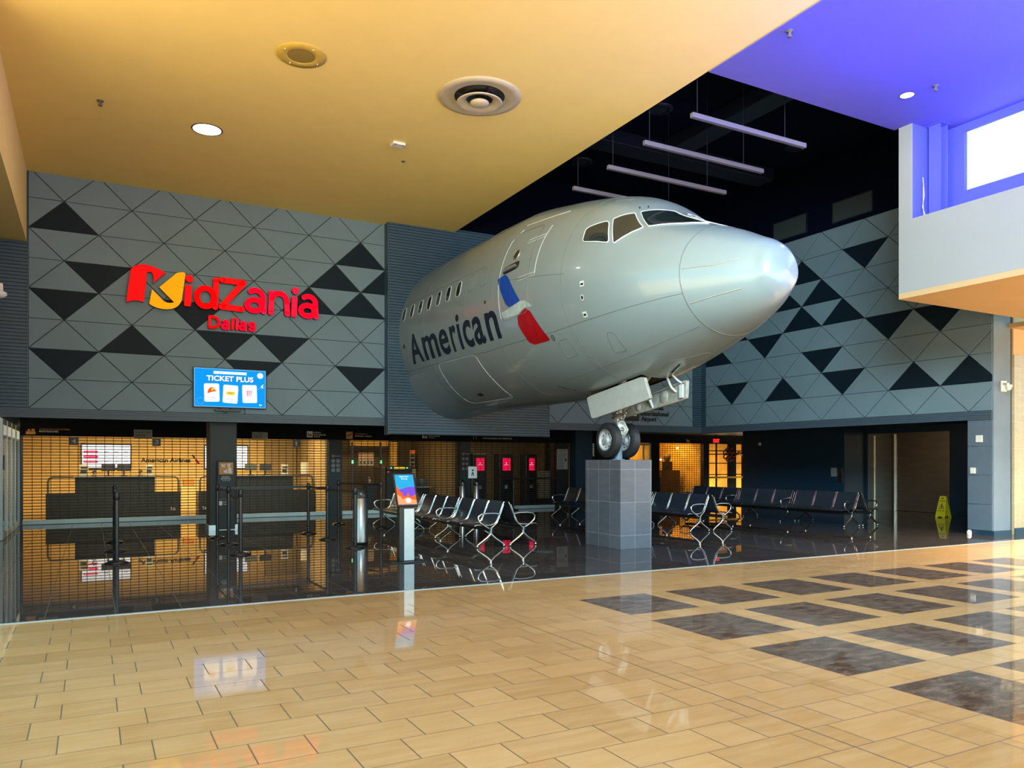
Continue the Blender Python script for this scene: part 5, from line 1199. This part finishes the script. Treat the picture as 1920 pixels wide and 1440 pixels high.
gadget(-.05 - .27 + .38, 'small black scanner stand left of the monitors on the left counter'); gadget(1.28, 'small black scanner stand right of the monitors on the left counter')
# departures screens on the back wall
def depart(x0, x1, z0, z1, label):
    y = 28.17; s_ = thing('departures_screen', ((x0 + x1) / 2, y, z0), label, 'screen'); o_ = ((x0 + x1) / 2, y, z0)
    MB().rbox(x0, x1, y - .04, y + .03, z0, z1, .006).build('housing', 'black_satin', s_, o_)
    mb = MB(); fn = lambda k: (lambda u, z, o: (u, y - .042 - .001 * k, z)); W, Hh = x1 - x0, z1 - z0
    mb.mat(0); mb.add([fn(0)(a, b, 0) for a, b in R4(x0 + .03, x1 - .03, z0 + .03, z1 - .03)], [(0, 1, 2, 3)], False)
    mb.mat(2); text(mb, 'Flights for today', x0 + .06, x0 + W * .52, z1 - .11, z1 - .07, fn(1)); text(mb, '10:45', x1 - .30, x1 - .08, z1 - .11, z1 - .07, fn(1))
    for r in range(3):
        zz = z1 - .25 - r * .155; mb.mat(1); P = smooth_poly(R4(x0 + .07, x0 + W * .33, zz - .04, zz + .035), .2, 3); mb.add([fn(1)(a, b, 0) for a, b in P], [tuple(range(len(P)))], False)
        mb.mat(0); text(mb, ('Arrivals', 'Departures', 'Boarding')[r], x0 + .10, x0 + W * .28, zz - .015, zz + .012, fn(2)); mb.mat(2)
        for c_ in (.45, .65, .85): text(mb, '----', x0 + W * c_, x0 + W * (c_ + .08), zz - .006, zz + .010, fn(1))
    mb.build('picture', ['tv_white', 'screen_red', 'tv_navy'], s_, o_)
depart(-.30, 1.14, 1.40, 2.19, 'bright white departures screen with red bars behind the left counter')
depart(3.35, 4.78, 1.38, 2.19, 'bright white departures screen partly hidden behind the dark column')
s_ = thing('wall_lettering', (1.4, 28.19, 1.6), 'navy American Airlines lettering with small emblem on the yellow back wall', 'sign'); o_ = (1.4, 28.19, 1.6)
mb = MB(); text(mb, 'American Airlines', 1.42, 2.93, 1.60, 1.76, lambda u, z, o: (u, 28.185 - o, z), .01, .02); mb.build('lettering', 'logo_navy', s_, o_)
mb = MB(); mb.prism([(2.96, 1.86), (3.02, 1.86), (3.09, 1.73), (3.03, 1.73)], on_back(28.185), 0, .01); mb.build('emblem', 'logo_navy', s_, o_); mb = MB(); mb.prism([(3.06, 1.71), (3.12, 1.72), (3.23, 1.56), (3.13, 1.57)], on_back(28.185), 0, .01); mb.build('emblem', 'logo_red', s_, o_)
tag(MB().rbox(2.62, 2.94, 27.2, 27.5, .82, 1.06, .01).build('wooden_tray', 'pictogram_orange', None, (2.78, 27.3, .82)), 'small orange box on the shelf between the two check-in counters', 'box')
tag(MB().rbox(2.52, 3.1, 27.0, 27.6, .0, .82, .01).build('low_cabinet', 'shop_wall', None, (2.8, 27.3, 0)), 'pale yellow low cabinet seen between the two check-in counters', 'cabinet')
tag(MB().rbox(5.35, 6.42, 28.08, 28.19, .75, 2.4, .01).build('wall_panel', 'shop_wall_dim', None, (5.9, 28.15, .75)), 'brown wall panel behind number plate 1 and the right counter', 'panel')
tag(MB().rbox(6.02, 6.26, 25.66, 25.70, 1.23, 1.60, .004).build('document_stand', 'paper_white', None, (6.14, 25.68, 1.23)), 'white paper document stand at the right end of the right counter', 'document')

# ---------------------------------------------------------------- entrance room with scanner
tag(MB().rbox(9.55, 9.78, 26.9, 27.1, 0, 2.35, .01).build('lit_column', 'shop_glow', None, (9.66, 27, 0)), 'narrow yellow-lit wall column behind the entrance grille', 'column')
tag(MB().rbox(6.9, 7.15, 26.9, 27.1, 0, 2.35, .01).build('lit_column', 'shop_glow', None, (7.02, 27, 0)), 'yellow-lit column beside the icon pillar behind the entrance grille', 'column')
m_ = MB().box(8.05, 9.45, 26.96, 27.02, 2.2, 2.42); tag(m_.build('lit_fascia', 'shop_glow', None, (8.7, 27, 2.2)), 'horizontal yellow-lit fascia over the inner doorway of the entrance', 'fascia')
s_ = thing('safety_poster', (8.6, 26.9, 1.5), 'wide orange-headed poster in the dim inner doorway', 'poster'); o_ = (8.6, 26.9, 1.5)
MB().rbox(8.33, 8.90, 26.9, 26.93, 1.49, 1.95, .004).build('sheet', 'box_white', s_, o_); MB().box(8.33, 8.90, 26.89, 26.899, 1.89, 1.95).build('header_strip', 'pictogram_orange', s_, o_)
for r in range(2):
    for k in range(4): MB().lathe([(.001, 26.885), (.03, 26.886), (.03, 26.899)], (8.42 + k * .13, 0, 1.60 + r * .15), 12, 'y').build('picture_spot', 'tv_orange' if r else 'ink_dark', s_, o_)
s_ = thing('safety_poster', (11.0, 28.15, 1.3), 'tall narrow orange-headed poster on the far entrance wall', 'poster'); o_ = (11.0, 28.15, 1.3)
MB().rbox(10.42, 10.62, 27.3, 27.33, 1.25, 2.05, .004).build('sheet', 'box_white', s_, o_); MB().box(10.42, 10.62, 27.29, 27.299, 1.96, 2.05).build('header_strip', 'tv_orange', s_, o_)
for k in range(4): MB().box(10.46, 10.58, 27.29, 27.299, 1.35 + k * .15, 1.43 + k * .15).build('picture_spot', 'ink_dark', s_, o_)
s_ = thing('security_scanner', (9.35, 25.8, 0), 'boxy dark baggage scanner with green lights behind the entrance grille', 'scanner'); o_ = (9.35, 25.8, 0)
MB().rbox(8.90, 9.82, 25.5, 26.3, .0, 1.34, .02).build('body', 'counter_dark', s_, o_); MB().rbox(8.66, 8.89, 25.6, 26.2, 0, 1.46, .02).build('side_post', 'wood_dark', s_, o_)
MB().rbox(8.90, 9.84, 25.48, 26.3, 1.345, 1.46, .01).build('light_bar', 'black_satin', s_, o_)
for xx, mt in ((9.04, 'led_green'), (9.62, 'led_green'), (8.94, 'exit_red')): MB().lathe([(.001, 25.46), (.022, 25.465), (.022, 25.479)], (xx, 0, 1.41 if mt != 'exit_red' else 1.28), 12, 'y').build('indicator_light', mt, s_, o_)
mb = MB(); mb.box(9.15, 9.55, 25.47, 25.479, 1.37, 1.44); mb.build('yellow_strip', 'tv_yellow', s_, o_)
tag(MB().rbox(9.80, 10.36, 26.5, 26.85, 1.04, 1.36, .01).build('white_carton', 'box_white', None, (9.9, 26.8, 1.04)), 'white carton standing behind the baggage scanner', 'box')
tag(MB().rbox(9.80, 10.4, 26.4, 26.88, 0, 1.035, .01).build('carton_shelf', 'shop_wall_dim', None, (9.9, 26.8, 0)), 'brown block under the white carton behind the scanner', 'cabinet')
for k in range(2):
    tag(MB().lathe([(.001, .75), (.13, .75), (.15, 1.02), (.14, 1.02), (.12, .78), (.001, .78)], (9.98 + k * .34, 25.75, 0), 24).build('round_tub', 'blue_tub', None, (9.98 + k * .34, 25.75, .75)), ('left' if k == 0 else 'right') + ' grey-blue plastic tub on the table right of the scanner', 'tub')
s_ = thing('side_table', (10.15, 25.75, 0), 'dark table with pale top carrying two round tubs', 'table'); o_ = (10.15, 25.75, 0)
MB().rbox(9.84, 10.55, 25.5, 26.0, .70, .75, .01).build('tabletop', 'box_white', s_, o_); MB().rbox(9.92, 10.5, 25.55, 25.95, 0, .70, .01).build('body', 'counter_dark', s_, o_)
s_ = thing('hand_sanitizer', (8.3, 25.3, .0), 'small pump bottle standing on a dark stand behind the entrance grille', 'bottle'); o_ = (8.3, 25.3, .86)
s_.location = o_; MB().lathe([(.001, .86), (.045, .86), (.045, 1.0), (.02, 1.03), (.02, 1.05)], (8.22, 25.3, 0), 14).build('bottle', 'box_white', s_, o_); MB().tube([(8.22, 25.3, 1.05), (8.22, 25.3, 1.10), (8.17, 25.28, 1.10)], .010, 6).build('pump', 'device_white', s_, o_)
tag(MB().rbox(8.05, 8.40, 25.1, 25.5, 0, .86, .01).build('bottle_stand', 'counter_dark', None, (8.22, 25.3, 0)), 'dark box stand under the pump bottle behind the entrance grille', 'stand')
for k, (xx, zz) in enumerate(((7.55, 1.62), (8.52, 1.62))):
    tag(MB().rbox(xx - .025, xx + .025, 25.0, 25.03, zz - .05, zz + .05, .004).build('gate_lamp', 'led_green', None, (xx, 25, zz - .05)), ('left' if k == 0 else 'right') + ' tiny green gate lamp glowing in the dim entrance', 'lamp')
    tag(MB().rbox(xx - .03, xx + .03, 25.03, 25.09, 0, 2.28, .004).build('gate_post', 'black_satin', None, (xx, 25.05, 0)), ('left' if k == 0 else 'right') + ' slim dark gate post carrying a green lamp', 'post')
# self-service kiosks with red screens
for k, (a, b) in enumerate(((12.22, 12.72), (13.30, 13.80), (14.42, 14.84))):
    a, b = a - .05, b
    lb = ['left', 'middle', 'right'][k]
    s_ = thing('self_service_kiosk', ((a + b) / 2, 25.7, 0), lb + ' of three black kiosks with glowing red screens behind the grille', 'kiosk'); o_ = ((a + b) / 2, 25.7, 0)
    MB().rbox(a, b, 25.5, 26.0, .0, 1.92, .02).build('cabinet', 'black_satin', s_, o_)
    sc = MB().box(a + .12, b - .10, 25.49, 25.499, 1.29, 1.76).build('screen', 'screen_red', s_, o_)
    mb = MB(); fn = lambda u, z, o: (u, 25.486 - o, z); c_ = (a + b) / 2; mb.prism([(c_ - .03, 1.56), (c_, 1.61), (c_ + .03, 1.56)], fn, 0, .002); text(mb, 'START', c_ - .09, c_ + .09, 1.50, 1.525, fn); mb.build('screen_text', 'tv_white', sc, o_)
    MB().rbox(c_ - .07, c_ + .03, 25.44, 25.5, .62, .76, .006).build('card_slot', 'aluminium', s_, o_)
    MB().rbox(a + .1, b - .1, 25.40, 25.5, .95, 1.0, .006).build('shelf', 'black_plastic', s_, o_)
tag(MB().rbox(14.90, 15.62, 25.45, 25.5, .24, 1.27, .006).build('white_board', 'box_white', None, (15.26, 25.48, .24)), 'large pale board leaning at the right end behind the kiosk grille', 'board')
tag(MB().rbox(14.88, 15.64, 25.51, 25.9, 0, .235, .006).build('plinth', 'counter_dark', None, (15.26, 25.7, 0)), 'low dark plinth beneath the large pale board', 'plinth')

# ================================================================= shops behind the benches
SH = 26.0
m = MB(); m.box(15.6, 17.25, SH, SH + .2, 0, 2.8); m.box(17.25, 17.8, SH, SH + .2, 0, 1.84); m.box(17.25, 26.6, SH, SH + .2, 2.42, 2.8); m.box(17.8, 19.5, SH, SH + .2, 0, 2.42); m.box(20.72, 21.13, SH, SH + .2, 0, 2.42)
m.box(23.56, 23.85, SH, SH + .2, 0, 2.42); m.box(26.4, 30.0, SH, SH + .2, 0, 2.8)
m.box(15.9, 15.95, 23.4, SH, 0, 2.8)
struct(m.build('wall_shopfront', 'black_satin'))
m = MB(); m.box(15.9, 28, 29.2, 29.3, 0, 2.8); m.box(20.9, 20.95, SH + .2, 29.2, 0, 2.8); m.box(23.7, 23.75, SH + .2, 29.2, 0, 2.8); m.box(27.9, 28, SH, 29.2, 0, 2.8)
struct(m.build('wall_shop', 'shop_glow'))
grille('rolling_grille', 21.14, 23.55, SH - .02, 0, 2.41, 'closed grille over the glowing amber shop behind the benches', .085, .13, .1)
grille('rolling_grille', 17.26, 17.79, SH - .02, 1.84, 2.41, 'small piece of grille with yellow light left of the nose wheels', .085, .13, .02)
for i, (xx, w_, z0, z1) in enumerate(((21.8, .5, 0, .95), (22.9, .55, 0, 1.25))):
    tag(MB().rbox(xx - w_, xx + w_, 27.4, 27.9, z0, z1, .01).build('shop_counter', 'wood_dark', None, (xx, 27.6, 0)), ['lower', 'taller'][i] + ' dark counter silhouette inside the glowing amber shop', 'counter')
s_ = thing('coffee_grinder', (22.9, 27.6, 1.25), 'tall dark machine silhouette on the counter in the amber shop', 'machine'); o_ = (22.9, 27.6, 1.25)
MB().rbox(22.72, 23.08, 27.5, 27.8, 1.251, 1.65, .02).build('body', 'black_satin', s_, o_); MB().lathe([(.10, 1.65), (.17, 1.80), (.17, 1.95), (.001, 1.96)], (22.9, 27.65, 0), 20).build('hopper', 'wood_dark', s_, o_)
s_ = thing('display_rack', (21.95, 28.6, 0), 'dark shelving rack on the back wall of the amber shop', 'rack'); o_ = (21.95, 28.6, 0)
for xx in (21.75, 22.6): MB().box(xx - .02, xx + .02, 28.5, 28.8, 0, 2.3).build('upright', 'black_plastic', s_, o_)
for zz in (1.2, 1.65, 2.15): MB().box(21.4, 22.9, 28.5, 28.8, zz, zz + .03).build('shelf', 'black_plastic', s_, o_)
for i, (xx, zz, ln) in enumerate(((22.0, 1.75, 'left'), (22.25, 1.72, 'middle'), (23.2, 2.25, 'right'))):
    tag(MB().lathe([(.001, -.04), (.04, -.02), (.045, .01), (.02, .04), (.001, .045)], (xx, 27.3, zz), 12).build('shop_spotlight', 'downlight_lens', None, (xx, 27.3, zz)), ln + ' of three small bright bulbs in the glowing amber shop', 'light')
s_ = thing('shop_door', (20.1, SH, 0), 'glazed shop door with yellow light, right of the nose wheels', 'door'); o_ = (20.1, SH, 0)
mb = MB()
for a, b, c, d in ((19.52, 19.60, 0, 2.40), (20.62, 20.70, 0, 2.40), (19.60, 20.62, 2.32, 2.40), (20.28, 20.34, 0, 2.32), (19.6, 20.62, 0, .1)): mb.box(a, b, SH + .02, SH + .08, c, d)
mb.build('frame', 'glass_frame', s_, o_)
s_ = thing('shop_window', (25.1, SH, 0), 'dark mullioned shop window behind the left end of the far benches', 'window'); o_ = (25.1, SH, 0)
mb = MB()
for xx in (23.88, 24.35, 25.05, 25.25, 25.9, 26.36): mb.box(xx - .03, xx + .03, SH + .02, SH + .08, 0, 2.42)
for zz in (1.05, 1.55, 1.95, 2.1): mb.box(23.86, 26.38, SH + .03, SH + .07, zz, zz + .04)
mb.box(25.08, 25.5, SH + .01, SH + .06, 0, 2.42); mb.build('frame', 'black_satin', s_, o_)
# wreath and bow decoration
s_ = thing('ribbon_wreath', (25.0, SH - .1, 2.0), 'dark red ribbon decoration hanging on the mullioned shop window', 'decoration'); o_ = (25.0, SH - .1, 2.0)
for k in range(7):
    a = 2 * pi * k / 7; P = [(25.0 + .22 * math.cos(a) + .13 * math.cos(b), SH - .08 + .04 * math.sin(2 * b), 1.98 + .20 * math.sin(a) + .12 * math.sin(b)) for b in [2 * pi * q / 12 for q in range(12)]]
    MB().tube(P, .032, 6, closed=True).build('ribbon_loop', 'wreath_red', s_, o_)
MB().tube([(25.3, SH - .06, 1.9), (25.6, SH - .06, 2.05), (25.9, SH - .06, 1.88), (26.3, SH - .06, 1.95)], .05, 6).build('garland', 'wreath_red', s_, o_)
mb = MB(); mb.box(23.86, 26.38, SH - .03, SH - .027, .90, .98); tag(mb.build('caution_tape', 'caution_tape', None, (25.1, SH - .03, .9)), 'thin yellow tape strung across the mullioned shop window', 'tape')
# EXIT sign
s_ = thing('exit_sign', (24.0, 25.2, 2.4), 'small glowing red EXIT sign under the dark lobby ceiling', 'sign'); o_ = (23.55, 25.2, 2.45)
s_.location = o_; MB().rbox(23.36, 23.76, 25.2, 25.25, 2.42, 2.64, .006).build('box', 'wreath_red', s_, o_); MB().box(23.55, 23.57, 25.21, 25.24, 2.64, 2.80).build('bracket', 'black_plastic', s_, o_)
mb = MB(); text(mb, 'EXIT', 23.39, 23.73, 2.455, 2.605, lambda u, z, o: (u, 25.197 - o, z), .003, .03); mb.build('lettering', 'exit_red', s_, o_)
mb = MB(); text(mb, 'kz', 22.6, 22.78, 2.47, 2.62, lambda u, z, o: (u, SH - .003 - o, z), .003, .03); tag(mb.build('shop_logo', 'pictogram_pale', None, (22.7, SH, 2.47)), 'small pale logo mark on the dark fascia above the amber shop', 'logo')

# ================================================================= elevator
s_ = thing('elevator', (EX, 16.3, 0), 'stainless steel elevator with two-panel doors in the dark lobby wall', 'elevator'); o_ = (EX, 16.3, 0)
mb = MB(); mb.box(EX - .02, EX + .03, 17.50, 17.74, 0, 2.58); mb.box(EX - .02, EX + .03, 16.83, 17.50, 2.50, 2.58); mb.box(EX - .02, EX + .03, 14.84, 14.90, 0, 2.58); mb.box(EX - .02, EX + .03, 14.90, 16.83, 2.55, 2.58); mb.build('frame', 'elevator_steel', s_, o_)
MB().box(EX + .02, EX + .05, 16.83, 17.50, 0.0, 2.50).build('side_panel', 'elevator_steel', s_, o_)
MB().box(EX - .03, EX + .05, 16.74, 16.83, 0.0, 2.55).build('jamb', 'brushed_steel', s_, o_)
MB().box(EX + .04, EX + .07, 16.085, 16.74, 0.01, 2.55).build('door', 'elevator_steel', s_, o_); MB().box(EX + .03, EX + .06, 14.90, 16.075, 0.01, 2.55).build('door', 'elevator_steel', s_, o_)
s_ = thing('call_button_panel', (22.4, 18.0, .9), 'slim steel elevator call panel on the dark wall left of the doors', 'button panel'); o_ = (22.4, 18.0, .9)
MB().rbox(22.375, 22.399, 17.90, 18.05, .92, 1.42, .004).build('plate', 'brushed_steel', s_, o_)
for zz in (1.05, 1.15, 1.30): MB().lathe([(.001, 22.368), (.022, 22.369), (.022, 22.376)], (0, 17.975, zz), 12, 'x').build('button', 'black_plastic', s_, o_)
tag(MB().rbox(22.38, 22.399, 18.12, 18.36, 1.12, 1.42, .004).build('wall_notice', 'notice_grey', None, (22.39, 18.24, 1.12)), 'small pale paper notice left of the elevator call panel', 'notice')
tag(MB().lathe([(.001, 22.32), (.05, 22.33), (.065, 22.38), (.065, 22.399)], (0, 21.6, 2.3), 16, 'x').build('wall_sensor', 'device_white', None, (22.36, 21.6, 2.3)), 'small round pale sensor high on the dark lobby wall', 'sensor')
m = MB(); m.box(22.4, 28.0, 22.3, 22.5, 0, 2.8); m.box(28.0, 28.1, 22.3, 29.3, 0, 2.8); struct(m.build('wall_lobby_left', 'navy_wall')).name = 'wall_lobby'
# wet floor sign
s_ = thing('wet_floor_sign', (21.85, 14.0, 0), 'yellow folding wet floor sign standing in front of the elevator', 'floor sign'); o_ = (21.85, 14.0, 0)
def wf(side_):
    dx = .15 * side_; mb = MB(); fn = lambda u, z, o: (21.85 + dx * (1 - z / .62) * 1.0 + (o if side_ < 0 else o), 14.0 + u, z)
    mb.prism(smooth_poly([(-.15, 0), (-.10, .62), (.10, .62), (.15, 0), (.07, 0), (.06, .03), (-.06, .03), (-.07, 0)], .1, 2), fn, -.01, .01); return mb
p_ = wf(-1).build('front_leaf', 'yellow_plastic', s_, o_); wf(1).build('rear_leaf', 'yellow_plastic', s_, o_)
mb = MB(); fn = lambda u, z, o: (21.85 - .15 * (1 - z / .62) - .013 - o, 14.0 - u, z)
mb.prism(R4(-.035, .035, .54, .57), fn, 0, .002); text(mb, 'CAUTION', -.085, .085, .455, .495, fn, .002, .02); text(mb, 'WET FLOOR', -.10, .10, .18, .215, fn, .002, .02)
for P in ([(-.085, .25), (.085, .25), (.075, .262), (-.07, .262)], [(-.085, .25), (-.07, .25), (.008, .40), (0, .42)], [(.085, .25), (.07, .25), (-.008, .40), (0, .42)], [(-.01, .28), (.04, .28), (.01, .31), (.02, .35), (-.005, .35), (-.015, .31)]): mb.prism(P, fn, 0, .002)
mb.build('warning_print', 'ink_dark', p_, o_)
# floor drain
tag(MB().lathe([(.17, .0), (.17, .004), (.15, .005), (.001, .005)], (7.13, 12.0, .001), 28).build('floor_cover', 'joint_dark', None, (7.13, 12.0, 0)), 'round dark floor cover on the polished tiles left of the pedestal', 'floor cover')
# recessed lights in the low ceiling
for i, (x, y, w_, lb) in enumerate(((.4, 20.6, .9, 'left end, above the left counter'), (4.6, 21.5, 1.0, 'right of the dark column'), (8.0, 21.8, .8, 'before the scanner entrance'), (19.5, 13.2, 1.0, 'in front of the elevator'), (19.0, 17.0, 1.0, 'over the farthest benches'))):
    tag(MB().box(x - w_ / 2, x + w_ / 2, y - .04, y + .04, 2.785, 2.799).build('recessed_strip_light', 'strip_dim', None, (x, y, 2.79)), 'dim slim ceiling strip light, ' + lb, 'ceiling light')

# repeats carry a shared group phrase
for nm_, gp in (('airport_bench', 'back-to-back metal airport benches'), ('stanchion', 'black queue barrier posts'), ('retractable_belt', 'black queue belts'), ('litter_bin', 'steel litter bins'),
                ('self_service_kiosk', 'red-screen kiosks behind the grille'), ('monitor', 'monitors on the check-in counters'), ('leaflet_holder', 'leaflet holders on the check-in counters'),
                ('barcode_scanner', 'scanners on the left counter'), ('check_in_counter', 'dark check-in counters'), ('departures_screen', 'departures screens behind the counters'),
                ('sprinkler', 'ceiling sprinklers'), ('downlight', 'round ceiling downlights'), ('rolling_grille', 'closed rolling grilles'), ('recessed_strip_light', 'slim strip lights in the low ceiling'),
                ('round_tub', 'plastic tubs on the side table'), ('gate_post', 'gate posts in the entrance'), ('gate_lamp', 'green gate lamps'), ('shop_spotlight', 'bulbs in the amber shop'), ('lit_column', 'lit wall columns behind the entrance grille'),
                ('shop_counter', 'counters in the amber shop'), ('security_camera', 'white security cameras')):
    for o in bpy.data.objects:
        if o.parent is None and o.name.split('.')[0] == nm_ and 'label' in o: o['group'] = gp
